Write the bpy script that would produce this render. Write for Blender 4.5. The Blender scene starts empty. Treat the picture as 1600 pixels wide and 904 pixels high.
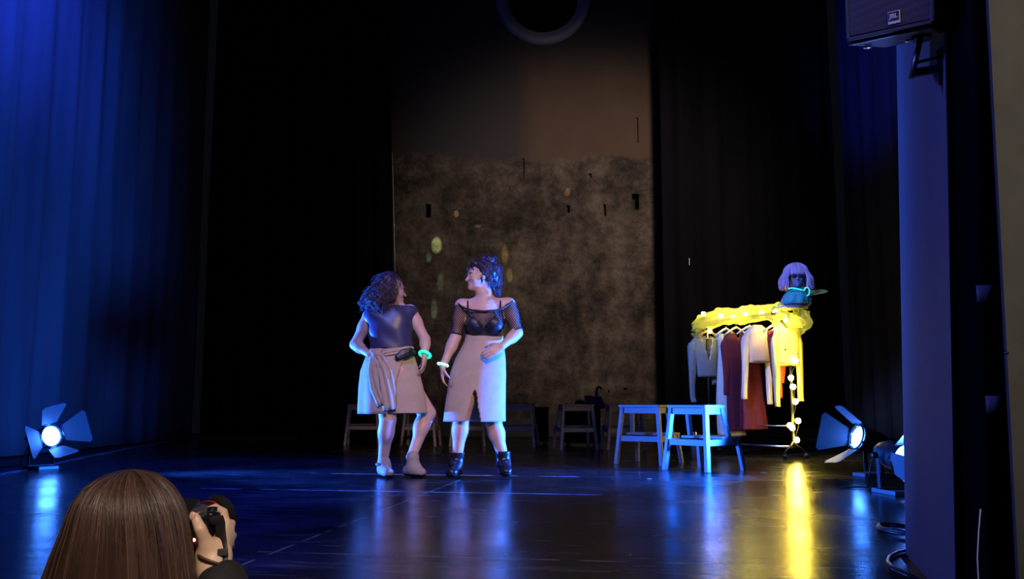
import bpy, bmesh, math, random
import numpy as np
from mathutils import Vector, Matrix, noise
S = bpy.context.scene
COL = S.collection
# ------------------------------------------------------------------ camera
F = 1400.0
PITCH = math.atan(178 / F)
CAMLOC = Vector((0, 0, 0.508))
cam = bpy.data.cameras.new('camera'); camo = bpy.data.objects.new('camera', cam); COL.objects.link(camo)
cam.sensor_width = 36; cam.lens = F / 1600 * 36; cam.clip_start = 0.05; cam.clip_end = 200
CM = Matrix.Rotation(math.pi / 2 + PITCH, 3, 'X')
camo.location = CAMLOC; camo.rotation_euler = (math.pi / 2 + PITCH, 0, 0)
S.camera = camo
S.view_settings.view_transform = 'Standard'; S.view_settings.look = 'None'
S.view_settings.exposure = 0.0; S.view_settings.gamma = 1.0; S.view_settings.use_curve_mapping = False
def ray(px, py): return CM @ Vector(((px - 800) / F, -(py - 452) / F, -1))
def at(px, py, Y):
    d = ray(px, py); return CAMLOC + d * (Y / d.y)
def fl(px, py, z=0.0):
    d = ray(px, py); return CAMLOC + d * ((z - CAMLOC.z) / d.z)
# ------------------------------------------------------------------ world + lights
w = bpy.data.worlds.new('world'); S.world = w; w.use_nodes = True
w.node_tree.nodes['Background'].inputs[0].default_value = (0.55, 0.62, 1.0, 1)
w.node_tree.nodes['Background'].inputs[1].default_value = 0.0035
def lamp(name, kind, loc, target, color, power, size=0.1, angle=60, blend=0.5, scale=None, size_y=None):
    l = bpy.data.lights.new(name, kind); l.color = color; l.energy = power
    if kind == 'SPOT': l.spot_size = math.radians(angle); l.spot_blend = blend; l.shadow_soft_size = size
    elif kind == 'AREA':
        l.size = size
        if size_y: l.shape = 'RECTANGLE'; l.size_y = size_y
    else: l.shadow_soft_size = size
    o = bpy.data.objects.new(name, l); COL.objects.link(o); o.location = loc
    d = Vector(target) - Vector(loc)
    o.rotation_euler = d.to_track_quat('-Z', 'Y').to_euler()
    if scale: o.scale = scale
    return o
BLUE = (0.02, 0.12, 1.0); CYAN = (0.02, 0.42, 1.0)
# wash on the left side curtain from a flood hung high at the left
lamp('flood_blue_curtain', 'SPOT', (-2.5, 6.6, 5.9), (-4.8, 8.0, 4.9), (0.022, 0.055, 1.0), 2700, 0.3, 62, 1.0)
lamp('flood_blue_low', 'SPOT', (-1.4, 5.0, 4.2), (-4.8, 8.4, 1.2), (0.02, 0.03, 1.0), 260, 0.3, 70, 1.0)
# blue floods from the left towards the right jamb and curtains
lamp('flood_blue_right', 'SPOT', (-3.6, 1.5, 3.2), (1.3, 2.75, 0.95), (0.10, 0.14, 1.0), 430, 0.2, 40, 0.8)
lamp('flood_blue_right_curtain', 'SPOT', (-1.0, 8.0, 4.6), (5.2, 12.0, 5.4), (0.02, 0.05, 1.0), 1100, 0.2, 30, 0.9)
# overhead stage floods, violet blue, with an added fill for the rack
lamp('flood_violet', 'SPOT', (-1.2, 1.2, 4.6), (-0.4, 6.3, 0.8), (0.20, 0.24, 1.0), 1150, 0.3, 24, 0.8)
lamp('rack_fill', 'SPOT', (-1.6, 3.6, 4.6), (2.35, 8.5, 1.15), (0.24, 0.36, 1.0), 2300, 0.2, 22, 0.8)  # added fill light that brightens the hanging clothes
lamp('flood_stage_blue', 'SPOT', (-2.8, 9.5, 5.4), (-1.8, 6.5, 0), (0.02, 0.05, 1.0), 1500, 0.3, 52, 0.9)
# warm white front light
lamp('front_warm', 'SPOT', (1.4, 0.2, 3.6), (-0.15, 6.3, 0.85), (1.0, 0.64, 0.40), 950, 0.12, 17, 0.7)
# dim warm wash on the back wall
lamp('wall_wash', 'SPOT', (3.0, 6.6, 5.0), (1.3, 14, 3.1), (1.0, 0.82, 0.72), 1150, 0.5, 54, 1.0)
# house lights over the audience
lamp('house_light', 'SPOT', (0.7, -1.3, 3.2), (-0.25, 1.7, 0.15), (1.0, 0.80, 0.64), 620, 0.45, 30, 0.9)
lamp('house_light_right', 'SPOT', (2.1, -1.6, 2.8), (1.3, 2.1, 1.1), (1.0, 0.86, 0.70), 260, 0.45, 34, 0.9)

# ------------------------------------------------------------------ materials
def nn(nt, t, **kw):
    n = nt.nodes.new(t)
    for k, v in kw.items(): setattr(n, k, v)
    return n
def mat(name, color, rough=0.6, metal=0.0, emit=None, estr=0.0, var=0.0, scale=8.0, bump=0.0, stretch=(1, 1, 1), spec=0.5, sheen=0.0, coat=0.0):
    m = bpy.data.materials.new(name); m.use_nodes = True; nt = m.node_tree; b = nt.nodes['Principled BSDF']
    b.inputs['Base Color'].default_value = (*color, 1); b.inputs['Roughness'].default_value = rough
    b.inputs['Metallic'].default_value = metal; b.inputs['Specular IOR Level'].default_value = spec
    if sheen: b.inputs['Sheen Weight'].default_value = sheen
    if coat: b.inputs['Coat Weight'].default_value = coat
    if emit: b.inputs['Emission Color'].default_value = (*emit, 1); b.inputs['Emission Strength'].default_value = estr
    if var or bump:
        tc = nn(nt, 'ShaderNodeTexCoord'); mp = nn(nt, 'ShaderNodeMapping'); mp.inputs['Scale'].default_value = stretch
        nz = nn(nt, 'ShaderNodeTexNoise'); nz.inputs['Scale'].default_value = scale; nz.inputs['Detail'].default_value = 6
        nt.links.new(tc.outputs['Object'], mp.inputs[0]); nt.links.new(mp.outputs[0], nz.inputs['Vector'])
        if var:
            r = nn(nt, 'ShaderNodeValToRGB'); r.color_ramp.elements[0].position = 0.3; r.color_ramp.elements[1].position = 0.7
            r.color_ramp.elements[0].color = (*[c * (1 - var) for c in color], 1)
            r.color_ramp.elements[1].color = (*[min(1, c * (1 + var)) for c in color], 1)
            nt.links.new(nz.outputs['Fac'], r.inputs[0]); nt.links.new(r.outputs[0], b.inputs['Base Color'])
        if bump:
            bp = nn(nt, 'ShaderNodeBump'); bp.inputs['Strength'].default_value = bump; bp.inputs['Distance'].default_value = 0.02
            nt.links.new(nz.outputs['Fac'], bp.inputs['Height']); nt.links.new(bp.outputs[0], b.inputs['Normal'])
    return m
M = {}
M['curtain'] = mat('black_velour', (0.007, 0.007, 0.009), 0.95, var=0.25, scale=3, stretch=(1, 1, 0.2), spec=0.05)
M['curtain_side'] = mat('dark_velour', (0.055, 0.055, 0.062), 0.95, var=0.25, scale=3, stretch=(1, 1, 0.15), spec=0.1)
M['skin'] = mat('skin', (0.62, 0.40, 0.31), 0.5, var=0.06, scale=20)
M['skin_warm'] = mat('skin_hand', (0.74, 0.50, 0.36), 0.45, var=0.10, scale=30)
M['black'] = mat('black_plastic', (0.012, 0.012, 0.013), 0.4)
M['blackrub'] = mat('black_rubber', (0.008, 0.008, 0.009), 0.35, bump=0.1, scale=200)
M['blackmetal'] = mat('black_painted_metal', (0.02, 0.02, 0.022), 0.45, 0.2)
M['steel'] = mat('steel', (0.7, 0.7, 0.72), 0.25, 1.0)
M['chrome'] = mat('chrome', (0.85, 0.85, 0.87), 0.12, 1.0)
M['wood'] = mat('bleached_wood', (0.36, 0.31, 0.30), 0.5, var=0.12, scale=6, stretch=(1, 1, 8))
M['hanger_wood'] = mat('hanger_wood', (0.55, 0.30, 0.12), 0.4, var=0.15, scale=12)
M['beige'] = mat('beige_cloth', (0.48, 0.37, 0.27), 0.85, var=0.07, scale=14, bump=0.1)
M['blouse'] = mat('navy_satin', (0.045, 0.05, 0.12), 0.38, var=0.15, scale=10)
M['bra'] = mat('black_sheer', (0.015, 0.015, 0.025), 0.45)
M['boot'] = mat('black_boot_leather', (0.012, 0.012, 0.02), 0.28)
M['shoe'] = mat('beige_suede', (0.42, 0.33, 0.26), 0.8, var=0.1, scale=30)
M['brownleather'] = mat('brown_leather', (0.10, 0.05, 0.035), 0.5)
M['jacket'] = mat('black_jacket', (0.01, 0.01, 0.012), 0.8, var=0.2, scale=20, bump=0.2)
M['white'] = mat('white_knit', (0.70, 0.73, 0.80), 0.85, var=0.04, scale=20, bump=0.1)
M['grey_knit'] = mat('grey_blue_knit', (0.26, 0.31, 0.40), 0.9, var=0.06, scale=40, bump=0.15)
M['maroon'] = mat('maroon_knit', (0.12, 0.009, 0.034), 0.85, var=0.12, scale=30, bump=0.15)
M['cream'] = mat('yellow_lit_jersey', (0.82, 0.74, 0.34), 0.85, var=0.04, scale=20)  # the bulbs' yellow light is partly put into this base colour
M['redcloth'] = mat('red_cloth', (0.42, 0.05, 0.02), 0.85, var=0.1, scale=20)
M['casematte'] = mat('matte_black_case', (0.008, 0.008, 0.009), 0.85, spec=0.2)
M['wire'] = mat('dark_wire', (0.02, 0.02, 0.02), 0.5)
M['bulb'] = mat('warm_bulb', (1, 0.8, 0.3), 0.3, emit=(1.0, 0.72, 0.10), estr=90)
M['led'] = mat('red_led', (1, 0.1, 0.05), 0.3, emit=(1.0, 0.16, 0.1), estr=12)
M['glow_green'] = mat('green_glow_stick', (0.1, 0.9, 0.6), 0.3, emit=(0.02, 0.95, 0.60), estr=1.0)
M['glow_white'] = mat('pale_glow_stick', (0.5, 0.9, 0.9), 0.3, emit=(0.5, 0.95, 1.0), estr=0.9)
M['glow_cyan'] = mat('cyan_glow_stick', (0.1, 0.8, 0.9), 0.3, emit=(0.03, 0.85, 0.85), estr=1.0)
M['lens_blue'] = mat('lit_lens', (0.2, 0.6, 1.0), 0.2, emit=(0.05, 0.22, 1.0), estr=34)
M['door_metal'] = mat('barn_door_metal', (0.20, 0.20, 0.205), 0.45, 0.3)
M['par_can'] = mat('par_can_black', (0.03, 0.03, 0.035), 0.4, 0.3)
M['foam'] = mat('bust_foam', (0.16, 0.17, 0.32), 0.7, var=0.15, scale=14)
M['scarf'] = mat('turquoise_chiffon', (0.05, 0.36, 0.42), 0.6, var=0.15, scale=16)
M['plasterwhite'] = mat('white_paint', (0.75, 0.75, 0.77), 0.6)
M['lower_floor'] = mat('audience_floor', (0.03, 0.03, 0.032), 0.6, var=0.2, scale=4)
M['stageblack'] = mat('stage_black_wood', (0.02, 0.02, 0.022), 0.6, var=0.3, scale=5)
M['jamb'] = mat('painted_jamb', (0.20, 0.20, 0.22), 0.75, var=0.08, scale=5, stretch=(1, 1, .15), bump=0.1)
M['greywall'] = mat('grey_plaster', (0.13, 0.125, 0.10), 0.85, var=0.12, scale=9, bump=0.25)
M['patch'] = mat('grey_tape', (0.22, 0.21, 0.20), 0.6)
M['eyewhite'] = mat('eye_white', (0.8, 0.8, 0.8), 0.3)
M['dark'] = mat('dark_iris', (0.02, 0.015, 0.01), 0.2)
M['lip'] = mat('lip_red', (0.42, 0.10, 0.10), 0.4)
M['nail'] = mat('nail', (0.72, 0.46, 0.38), 0.25)
M['plinth'] = mat('plinth_paint', (0.05, 0.045, 0.04), 0.8, var=0.2, scale=6)
M['slot'] = mat('recess_stone', (0.03, 0.025, 0.02), 0.9, var=0.2)
M['ringstone'] = mat('window_ring_stone', (0.36, 0.36, 0.44), 0.8, var=0.1, scale=7)
M['pane'] = mat('dark_pane', (0.01, 0.01, 0.012), 0.35)
M['red_ring'] = mat('red_ring', (0.6, 0.02, 0.02), 0.3)
M['greyplastic'] = mat('grey_plastic', (0.06, 0.06, 0.065), 0.35)
def hairmat(name, c1, c2, rough=0.38):
    m = bpy.data.materials.new(name); m.use_nodes = True; nt = m.node_tree; b = nt.nodes['Principled BSDF']
    at_ = nn(nt, 'ShaderNodeAttribute'); at_.attribute_name = 'tone'
    r = nn(nt, 'ShaderNodeValToRGB'); r.color_ramp.elements[0].color = (*c1, 1); r.color_ramp.elements[1].color = (*c2, 1)
    nt.links.new(at_.outputs['Fac'], r.inputs[0]); nt.links.new(r.outputs[0], b.inputs['Base Color'])
    b.inputs['Roughness'].default_value = rough; b.inputs['Specular IOR Level'].default_value = 0.6
    return m
M['hair_brown'] = hairmat('brown_hair', (0.030, 0.014, 0.011), (0.19, 0.115, 0.085), 0.42)
M['hair_curly'] = hairmat('curly_brown_hair', (0.035, 0.022, 0.03), (0.13, 0.08, 0.09), 0.5)
M['hair_dark'] = hairmat('dark_hair', (0.015, 0.010, 0.016), (0.05, 0.03, 0.04), 0.4)
M['hair_wig'] = hairmat('lilac_wig', (0.35, 0.24, 0.55), (0.80, 0.55, 0.80), 0.4)

def tulle(name, color, alpha=0.55):
    m = bpy.data.materials.new(name); m.use_nodes = True; nt = m.node_tree; nt.nodes.remove(nt.nodes['Principled BSDF'])
    out = nt.nodes['Material Output']
    df = nn(nt, 'ShaderNodeBsdfDiffuse'); df.inputs[0].default_value = (*color, 1)
    tr = nn(nt, 'ShaderNodeBsdfTranslucent'); tr.inputs[0].default_value = (*color, 1)
    tp = nn(nt, 'ShaderNodeBsdfTransparent')
    m1 = nn(nt, 'ShaderNodeMixShader'); m1.inputs[0].default_value = 0.6
    m2 = nn(nt, 'ShaderNodeMixShader'); m2.inputs[0].default_value = alpha
    nt.links.new(df.outputs[0], m1.inputs[1]); nt.links.new(tr.outputs[0], m1.inputs[2])
    nt.links.new(tp.outputs[0], m2.inputs[1]); nt.links.new(m1.outputs[0], m2.inputs[2]); nt.links.new(m2.outputs[0], out.inputs[0])
    return m
M['tulle'] = tulle('yellow_green_tulle', (0.82, 0.90, 0.30), 0.42)
M['chiffon'] = tulle('turquoise_veil', (0.42, 0.60, 0.52), 0.7)
def fishnet():
    m = bpy.data.materials.new('black_fishnet'); m.use_nodes = True; nt = m.node_tree; b = nt.nodes['Principled BSDF']
    b.inputs['Base Color'].default_value = (0.01, 0.01, 0.012, 1); b.inputs['Roughness'].default_value = 0.6
    tc = nn(nt, 'ShaderNodeTexCoord')
    outs = []
    for sgn in (1, -1):
        mp = nn(nt, 'ShaderNodeMapping'); mp.inputs['Rotation'].default_value = (0, math.radians(38 * sgn), 0)
        wv = nn(nt, 'ShaderNodeTexWave'); wv.bands_direction = 'X'; wv.inputs['Scale'].default_value = 26
        nt.links.new(tc.outputs['Object'], mp.inputs[0]); nt.links.new(mp.outputs[0], wv.inputs['Vector'])
        g = nn(nt, 'ShaderNodeMath', operation='GREATER_THAN'); g.inputs[1].default_value = 0.72
        nt.links.new(wv.outputs['Fac'], g.inputs[0]); outs.append(g)
    mx = nn(nt, 'ShaderNodeMath', operation='MAXIMUM')
    nt.links.new(outs[0].outputs[0], mx.inputs[0]); nt.links.new(outs[1].outputs[0], mx.inputs[1])
    nt.links.new(mx.outputs[0], b.inputs['Alpha'])
    return m
M['fishnet'] = fishnet()
def ribbed():
    m = mat('ribbed_white_knit', (0.74, 0.68, 0.70), 0.85); nt = m.node_tree; b = nt.nodes['Principled BSDF']
    tc = nn(nt, 'ShaderNodeTexCoord'); wv = nn(nt, 'ShaderNodeTexWave'); wv.bands_direction = 'X'; wv.inputs['Scale'].default_value = 22
    r = nn(nt, 'ShaderNodeValToRGB'); r.color_ramp.elements[0].color = (0.42, 0.36, 0.40, 1); r.color_ramp.elements[1].color = (0.80, 0.74, 0.76, 1); r.color_ramp.elements[1].position = .4
    nt.links.new(tc.outputs['Object'], wv.inputs['Vector']); nt.links.new(wv.outputs['Fac'], r.inputs[0]); nt.links.new(r.outputs[0], b.inputs['Base Color'])
    return m
M['rib'] = ribbed()
def grille():
    m = mat('speaker_grille', (0.07, 0.05, 0.04), 0.5, 0.5); nt = m.node_tree; b = nt.nodes['Principled BSDF']
    tc = nn(nt, 'ShaderNodeTexCoord'); v = nn(nt, 'ShaderNodeTexVoronoi'); v.inputs['Scale'].default_value = 260; v.inputs['Randomness'].default_value = 0.0
    r = nn(nt, 'ShaderNodeValToRGB'); r.color_ramp.elements[0].position = .28; r.color_ramp.elements[1].position = .45
    r.color_ramp.elements[0].color = (0.006, 0.005, 0.005, 1); r.color_ramp.elements[1].color = (0.10, 0.07, 0.055, 1)
    nt.links.new(tc.outputs['Object'], v.inputs['Vector']); nt.links.new(v.outputs['Distance'], r.inputs[0]); nt.links.new(r.outputs[0], b.inputs['Base Color'])
    return m
M['grille'] = grille()
def floor_mat():
    m = bpy.data.materials.new('black_dance_vinyl'); m.use_nodes = True; nt = m.node_tree; b = nt.nodes['Principled BSDF']; L = nt.links.new
    tc = nn(nt, 'ShaderNodeTexCoord')
    rot = nn(nt, 'ShaderNodeMapping'); rot.inputs['Rotation'].default_value = (0, 0, math.radians(9.1)); L(tc.outputs['Object'], rot.inputs[0])
    # scuffs: noise stretched along the vinyl
    mp = nn(nt, 'ShaderNodeMapping'); mp.inputs['Scale'].default_value = (0.9, 5.0, 1); L(rot.outputs[0], mp.inputs[0])
    n1 = nn(nt, 'ShaderNodeTexNoise'); n1.inputs['Scale'].default_value = 2.2; n1.inputs['Detail'].default_value = 9; n1.inputs['Roughness'].default_value = 0.65; L(mp.outputs[0], n1.inputs['Vector'])
    sc = nn(nt, 'ShaderNodeValToRGB'); sc.color_ramp.elements[0].position = .56; sc.color_ramp.elements[1].position = .80; L(n1.outputs['Fac'], sc.inputs[0])
    n2 = nn(nt, 'ShaderNodeTexNoise'); n2.inputs['Scale'].default_value = 1.3; n2.inputs['Detail'].default_value = 5; L(rot.outputs[0], n2.inputs['Vector'])
    # specks
    vo = nn(nt, 'ShaderNodeTexVoronoi'); vo.inputs['Scale'].default_value = 9; L(rot.outputs[0], vo.inputs['Vector'])
    sp = nn(nt, 'ShaderNodeMath', operation='LESS_THAN'); sp.inputs[1].default_value = 0.045; L(vo.outputs['Distance'], sp.inputs[0])
    n3 = nn(nt, 'ShaderNodeTexNoise'); n3.inputs['Scale'].default_value = 3; L(rot.outputs[0], n3.inputs['Vector'])
    s3 = nn(nt, 'ShaderNodeMath', operation='GREATER_THAN'); s3.inputs[1].default_value = .56; L(n3.outputs['Fac'], s3.inputs[0])
    spk = nn(nt, 'ShaderNodeMath', operation='MULTIPLY'); L(sp.outputs[0], spk.inputs[0]); L(s3.outputs[0], spk.inputs[1])
    # scratches
    mq = nn(nt, 'ShaderNodeMapping'); mq.inputs['Scale'].default_value = (1.0, 14, 1); mq.inputs['Rotation'].default_value = (0, 0, 0.25); L(rot.outputs[0], mq.inputs[0])
    n4 = nn(nt, 'ShaderNodeTexNoise'); n4.inputs['Scale'].default_value = 3.5; n4.inputs['Detail'].default_value = 4; L(mq.outputs[0], n4.inputs['Vector'])
    s4 = nn(nt, 'ShaderNodeValToRGB'); s4.color_ramp.elements[0].position = .64; s4.color_ramp.elements[1].position = .72; L(n4.outputs['Fac'], s4.inputs[0])
    # colour
    base = nn(nt, 'ShaderNodeMix', data_type='RGBA'); base.inputs[6].default_value = (0.014, 0.014, 0.016, 1); base.inputs[7].default_value = (0.085, 0.084, 0.09, 1); L(sc.outputs[0], base.inputs[0])
    c2 = nn(nt, 'ShaderNodeMix', data_type='RGBA'); c2.inputs[7].default_value = (0.24, 0.24, 0.25, 1); L(base.outputs[2], c2.inputs[6]); L(s4.outputs[0], c2.inputs[0])
    c3 = nn(nt, 'ShaderNodeMix', data_type='RGBA'); c3.inputs[7].default_value = (0.7, 0.7, 0.72, 1); L(c2.outputs[2], c3.inputs[6]); L(spk.outputs[0], c3.inputs[0])
    # seams: worn pale joints between the vinyl strips
    sx = nn(nt, 'ShaderNodeSeparateXYZ'); L(rot.outputs[0], sx.inputs[0])
    prev = c3.outputs[2]
    nb = nn(nt, 'ShaderNodeTexNoise'); nb.inputs['Scale'].default_value = 6; nb.inputs['Detail'].default_value = 4; L(rot.outputs[0], nb.inputs['Vector'])
    gate = nn(nt, 'ShaderNodeValToRGB'); gate.color_ramp.elements[0].position = .40; gate.color_ramp.elements[1].position = .52; L(nb.outputs['Fac'], gate.inputs[0])
    for (ax, pos, wd, colr, lo, hi) in FLOOR_SEAMS:
        d = nn(nt, 'ShaderNodeMath', operation='SUBTRACT'); L(sx.outputs[ax], d.inputs[0]); d.inputs[1].default_value = pos
        a = nn(nt, 'ShaderNodeMath', operation='ABSOLUTE'); L(d.outputs[0], a.inputs[0])
        l = nn(nt, 'ShaderNodeMath', operation='LESS_THAN'); L(a.outputs[0], l.inputs[0]); l.inputs[1].default_value = wd
        o = 1 - ax
        g1 = nn(nt, 'ShaderNodeMath', operation='GREATER_THAN'); L(sx.outputs[o], g1.inputs[0]); g1.inputs[1].default_value = lo
        g2 = nn(nt, 'ShaderNodeMath', operation='LESS_THAN'); L(sx.outputs[o], g2.inputs[0]); g2.inputs[1].default_value = hi
        p1 = nn(nt, 'ShaderNodeMath', operation='MULTIPLY'); L(l.outputs[0], p1.inputs[0]); L(g1.outputs[0], p1.inputs[1])
        p2 = nn(nt, 'ShaderNodeMath', operation='MULTIPLY'); L(p1.outputs[0], p2.inputs[0]); L(g2.outputs[0], p2.inputs[1])
        p3 = nn(nt, 'ShaderNodeMath', operation='MULTIPLY'); L(p2.outputs[0], p3.inputs[0]); L(gate.outputs[0], p3.inputs[1])
        mx = nn(nt, 'ShaderNodeMix', data_type='RGBA'); mx.inputs[7].default_value = (*colr, 1); L(prev, mx.inputs[6]); L(p3.outputs[0], mx.inputs[0]); prev = mx.outputs[2]
    L(prev, b.inputs['Base Color'])
    rr = nn(nt, 'ShaderNodeMapRange'); rr.inputs['From Min'].default_value = .35; rr.inputs['From Max'].default_value = .75
    rr.inputs['To Min'].default_value = 0.16; rr.inputs['To Max'].default_value = 0.34; L(n2.outputs['Fac'], rr.inputs[0])
    ad = nn(nt, 'ShaderNodeMath', operation='MULTIPLY_ADD'); L(sc.outputs[0], ad.inputs[0]); ad.inputs[1].default_value = .15; L(rr.outputs[0], ad.inputs[2])
    L(ad.outputs[0], b.inputs['Roughness'])
    b.inputs['Specular IOR Level'].default_value = 0.45
    bp = nn(nt, 'ShaderNodeBump'); bp.inputs['Strength'].default_value = .10; bp.inputs['Distance'].default_value = .02
    L(n1.outputs['Fac'], bp.inputs['Height']); L(bp.outputs[0], b.inputs['Normal'])
    return m
# the mats are laid at 9.1 degrees to the view; positions in the mats' own axes
def rotc(p):
    a = math.radians(9.1); return (p.x * math.cos(a) - p.y * math.sin(a), p.x * math.sin(a) + p.y * math.cos(a))
def yseam(px, py, xl, xr, w_, col=(0.8, 0.8, 0.82)):
    y = rotc(fl(px, py))[1]; return (1, y, w_, col, rotc(fl(xl, py))[0], rotc(fl(xr, py))[0])
FLOOR_SEAMS = [yseam(660, 768, 275, 985, 0.012), yseam(730, 742, 470, 1000, 0.010), yseam(830, 873, 370, 1330, 0.0035, (0.4, 0.4, 0.41)),
               yseam(640, 806, 560, 690, 0.006, (.4, .4, .4)), yseam(800, 888, 380, 1400, 0.0025, (0.22, 0.22, 0.22)),
               (0, rotc(fl(1140, 840))[0], 0.006, (0.16, 0.16, 0.15), 0, 6.0), (0, rotc(fl(470, 846))[0], 0.006, (0.25, 0.25, 0.25), 0, 6.0)]
M['floor'] = floor_mat()
def wall_mat():
    m = bpy.data.materials.new('old_plaster_and_stone'); m.use_nodes = True; nt = m.node_tree; b = nt.nodes['Principled BSDF']; L = nt.links.new
    tc = nn(nt, 'ShaderNodeTexCoord'); sx = nn(nt, 'ShaderNodeSeparateXYZ'); L(tc.outputs['Object'], sx.inputs[0])
    n1 = nn(nt, 'ShaderNodeTexNoise'); n1.inputs['Scale'].default_value = 3.4; n1.inputs['Detail'].default_value = 13; n1.inputs['Roughness'].default_value = .78; L(tc.outputs['Object'], n1.inputs['Vector'])
    vo = nn(nt, 'ShaderNodeTexVoronoi'); vo.inputs['Scale'].default_value = 2.6; vo.feature = 'SMOOTH_F1'; mp = nn(nt, 'ShaderNodeMapping'); mp.inputs['Scale'].default_value = (1, 1, 1.5)
    wr = nn(nt, 'ShaderNodeMix', data_type='RGBA'); wr.inputs[0].default_value = .25; L(tc.outputs['Object'], wr.inputs[6]); L(n1.outputs['Color'], wr.inputs[7])
    L(wr.outputs[2], mp.inputs[0]); L(mp.outputs[0], vo.inputs['Vector'])
    st = nn(nt, 'ShaderNodeValToRGB'); e = st.color_ramp.elements
    e[0].position = .38; e[0].color = (0.03, 0.025, 0.021, 1); e[1].position = .68; e[1].color = (0.25, 0.205, 0.16, 1)
    x = st.color_ramp.elements.new(.5); x.color = (0.105, 0.08, 0.06, 1)
    nL = nn(nt, 'ShaderNodeTexNoise'); nL.inputs['Scale'].default_value = .8; nL.inputs['Detail'].default_value = 3; L(tc.outputs['Object'], nL.inputs['Vector'])
    mxn = nn(nt, 'ShaderNodeMath', operation='MULTIPLY_ADD'); L(nL.outputs['Fac'], mxn.inputs[0]); mxn.inputs[1].default_value = .55; ofs = nn(nt, 'ShaderNodeMath', operation='SUBTRACT'); L(n1.outputs['Fac'], ofs.inputs[0]); ofs.inputs[1].default_value = .27; L(ofs.outputs[0], mxn.inputs[2])
    L(mxn.outputs[0], st.inputs[0])
    mul = nn(nt, 'ShaderNodeMix', data_type='RGBA', blend_type='MULTIPLY'); mul.inputs[0].default_value = .5; L(st.outputs[0], mul.inputs[6])
    vr = nn(nt, 'ShaderNodeValToRGB'); vr.color_ramp.elements[0].color = (1.2, 1.1, 1, 1); vr.color_ramp.elements[1].color = (.45, .42, .4, 1); L(vo.outputs['Distance'], vr.inputs[0]); L(vr.outputs[0], mul.inputs[7])
    # upper brown plaster with a ragged lower edge
    n2 = nn(nt, 'ShaderNodeTexNoise'); n2.inputs['Scale'].default_value = 1.1; n2.inputs['Detail'].default_value = 5; L(tc.outputs['Object'], n2.inputs['Vector'])
    za = nn(nt, 'ShaderNodeMath', operation='MULTIPLY_ADD'); L(n2.outputs['Fac'], za.inputs[0]); za.inputs[1].default_value = 0.9; L(sx.outputs[2], za.inputs[2])
    g = nn(nt, 'ShaderNodeMapRange'); g.inputs['From Min'].default_value = 4.82; g.inputs['From Max'].default_value = 4.9; L(za.outputs[0], g.inputs[0])
    pl = nn(nt, 'ShaderNodeValToRGB'); pl.color_ramp.elements[0].position = .3; pl.color_ramp.elements[1].position = .7
    pl.color_ramp.elements[0].color = (0.100, 0.062, 0.040, 1); pl.color_ramp.elements[1].color = (0.130, 0.084, 0.055, 1); L(n2.outputs['Fac'], pl.inputs[0])
    mx = nn(nt, 'ShaderNodeMix', data_type='RGBA'); L(g.outputs[0], mx.inputs[0]); L(mul.outputs[2], mx.inputs[6]); L(pl.outputs[0], mx.inputs[7])
    # darker grey tone above the brown band and on its left side
    g2 = nn(nt, 'ShaderNodeMapRange'); g2.inputs['From Min'].default_value = 5.75; g2.inputs['From Max'].default_value = 6.3; L(sx.outputs[2], g2.inputs[0])
    g3 = nn(nt, 'ShaderNodeMapRange'); g3.inputs['From Min'].default_value = -.55; g3.inputs['From Max'].default_value = -.85; L(sx.outputs[0], g3.inputs[0])
    mm = nn(nt, 'ShaderNodeMath', operation='MAXIMUM'); L(g2.outputs[0], mm.inputs[0]); L(g3.outputs[0], mm.inputs[1])
    mk = nn(nt, 'ShaderNodeMath', operation='MULTIPLY'); L(mm.outputs[0], mk.inputs[0]); L(g.outputs[0], mk.inputs[1])
    m3 = nn(nt, 'ShaderNodeMix', data_type='RGBA'); m3.inputs[7].default_value = (0.062, 0.052, 0.050, 1); L(mk.outputs[0], m3.inputs[0]); L(mx.outputs[2], m3.inputs[6])
    L(m3.outputs[2], b.inputs['Base Color']); b.inputs['Roughness'].default_value = .9
    inv = nn(nt, 'ShaderNodeMath', operation='SUBTRACT'); inv.inputs[0].default_value = 1.0; L(g.outputs[0], inv.inputs[1])
    bs = nn(nt, 'ShaderNodeMath', operation='MULTIPLY_ADD'); L(inv.outputs[0], bs.inputs[0]); bs.inputs[1].default_value = .75; bs.inputs[2].default_value = .12
    bp = nn(nt, 'ShaderNodeBump'); bp.inputs['Distance'].default_value = .09; L(bs.outputs[0], bp.inputs['Strength']); L(n1.outputs['Fac'], bp.inputs['Height']); L(bp.outputs[0], b.inputs['Normal'])
    return m
M['wall'] = wall_mat()

# ------------------------------------------------------------------ helpers
def link(name, me, m, parent=None):
    o = bpy.data.objects.new(name, me); COL.objects.link(o)
    if m is not None: me.materials.append(m)
    if parent is not None: o.parent = parent
    return o
def root_loc(parent):
    l = Vector((0, 0, 0))
    while parent is not None: l = l + parent.location; parent = parent.parent
    return l
def smooth(me):
    me.polygons.foreach_set('use_smooth', [True] * len(me.polygons))
def pyobj(name, verts, faces, m, parent=None, sm=True, solid=0.0, pivot=None):
    off = root_loc(parent)
    loc = Vector((0, 0, 0))
    if parent is None and pivot is not None: off = Vector(pivot); loc = Vector(pivot)
    me = bpy.data.meshes.new(name)
    me.from_pydata([tuple(Vector(v) - off) for v in verts], [], [tuple(f) for f in faces]); me.update()
    if sm: smooth(me)
    o = link(name, me, m, parent)
    if pivot is not None and parent is None: o.location = loc
    if solid:
        s = o.modifiers.new('thickness', 'SOLIDIFY'); s.thickness = solid; s.offset = 0
    return o
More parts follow.
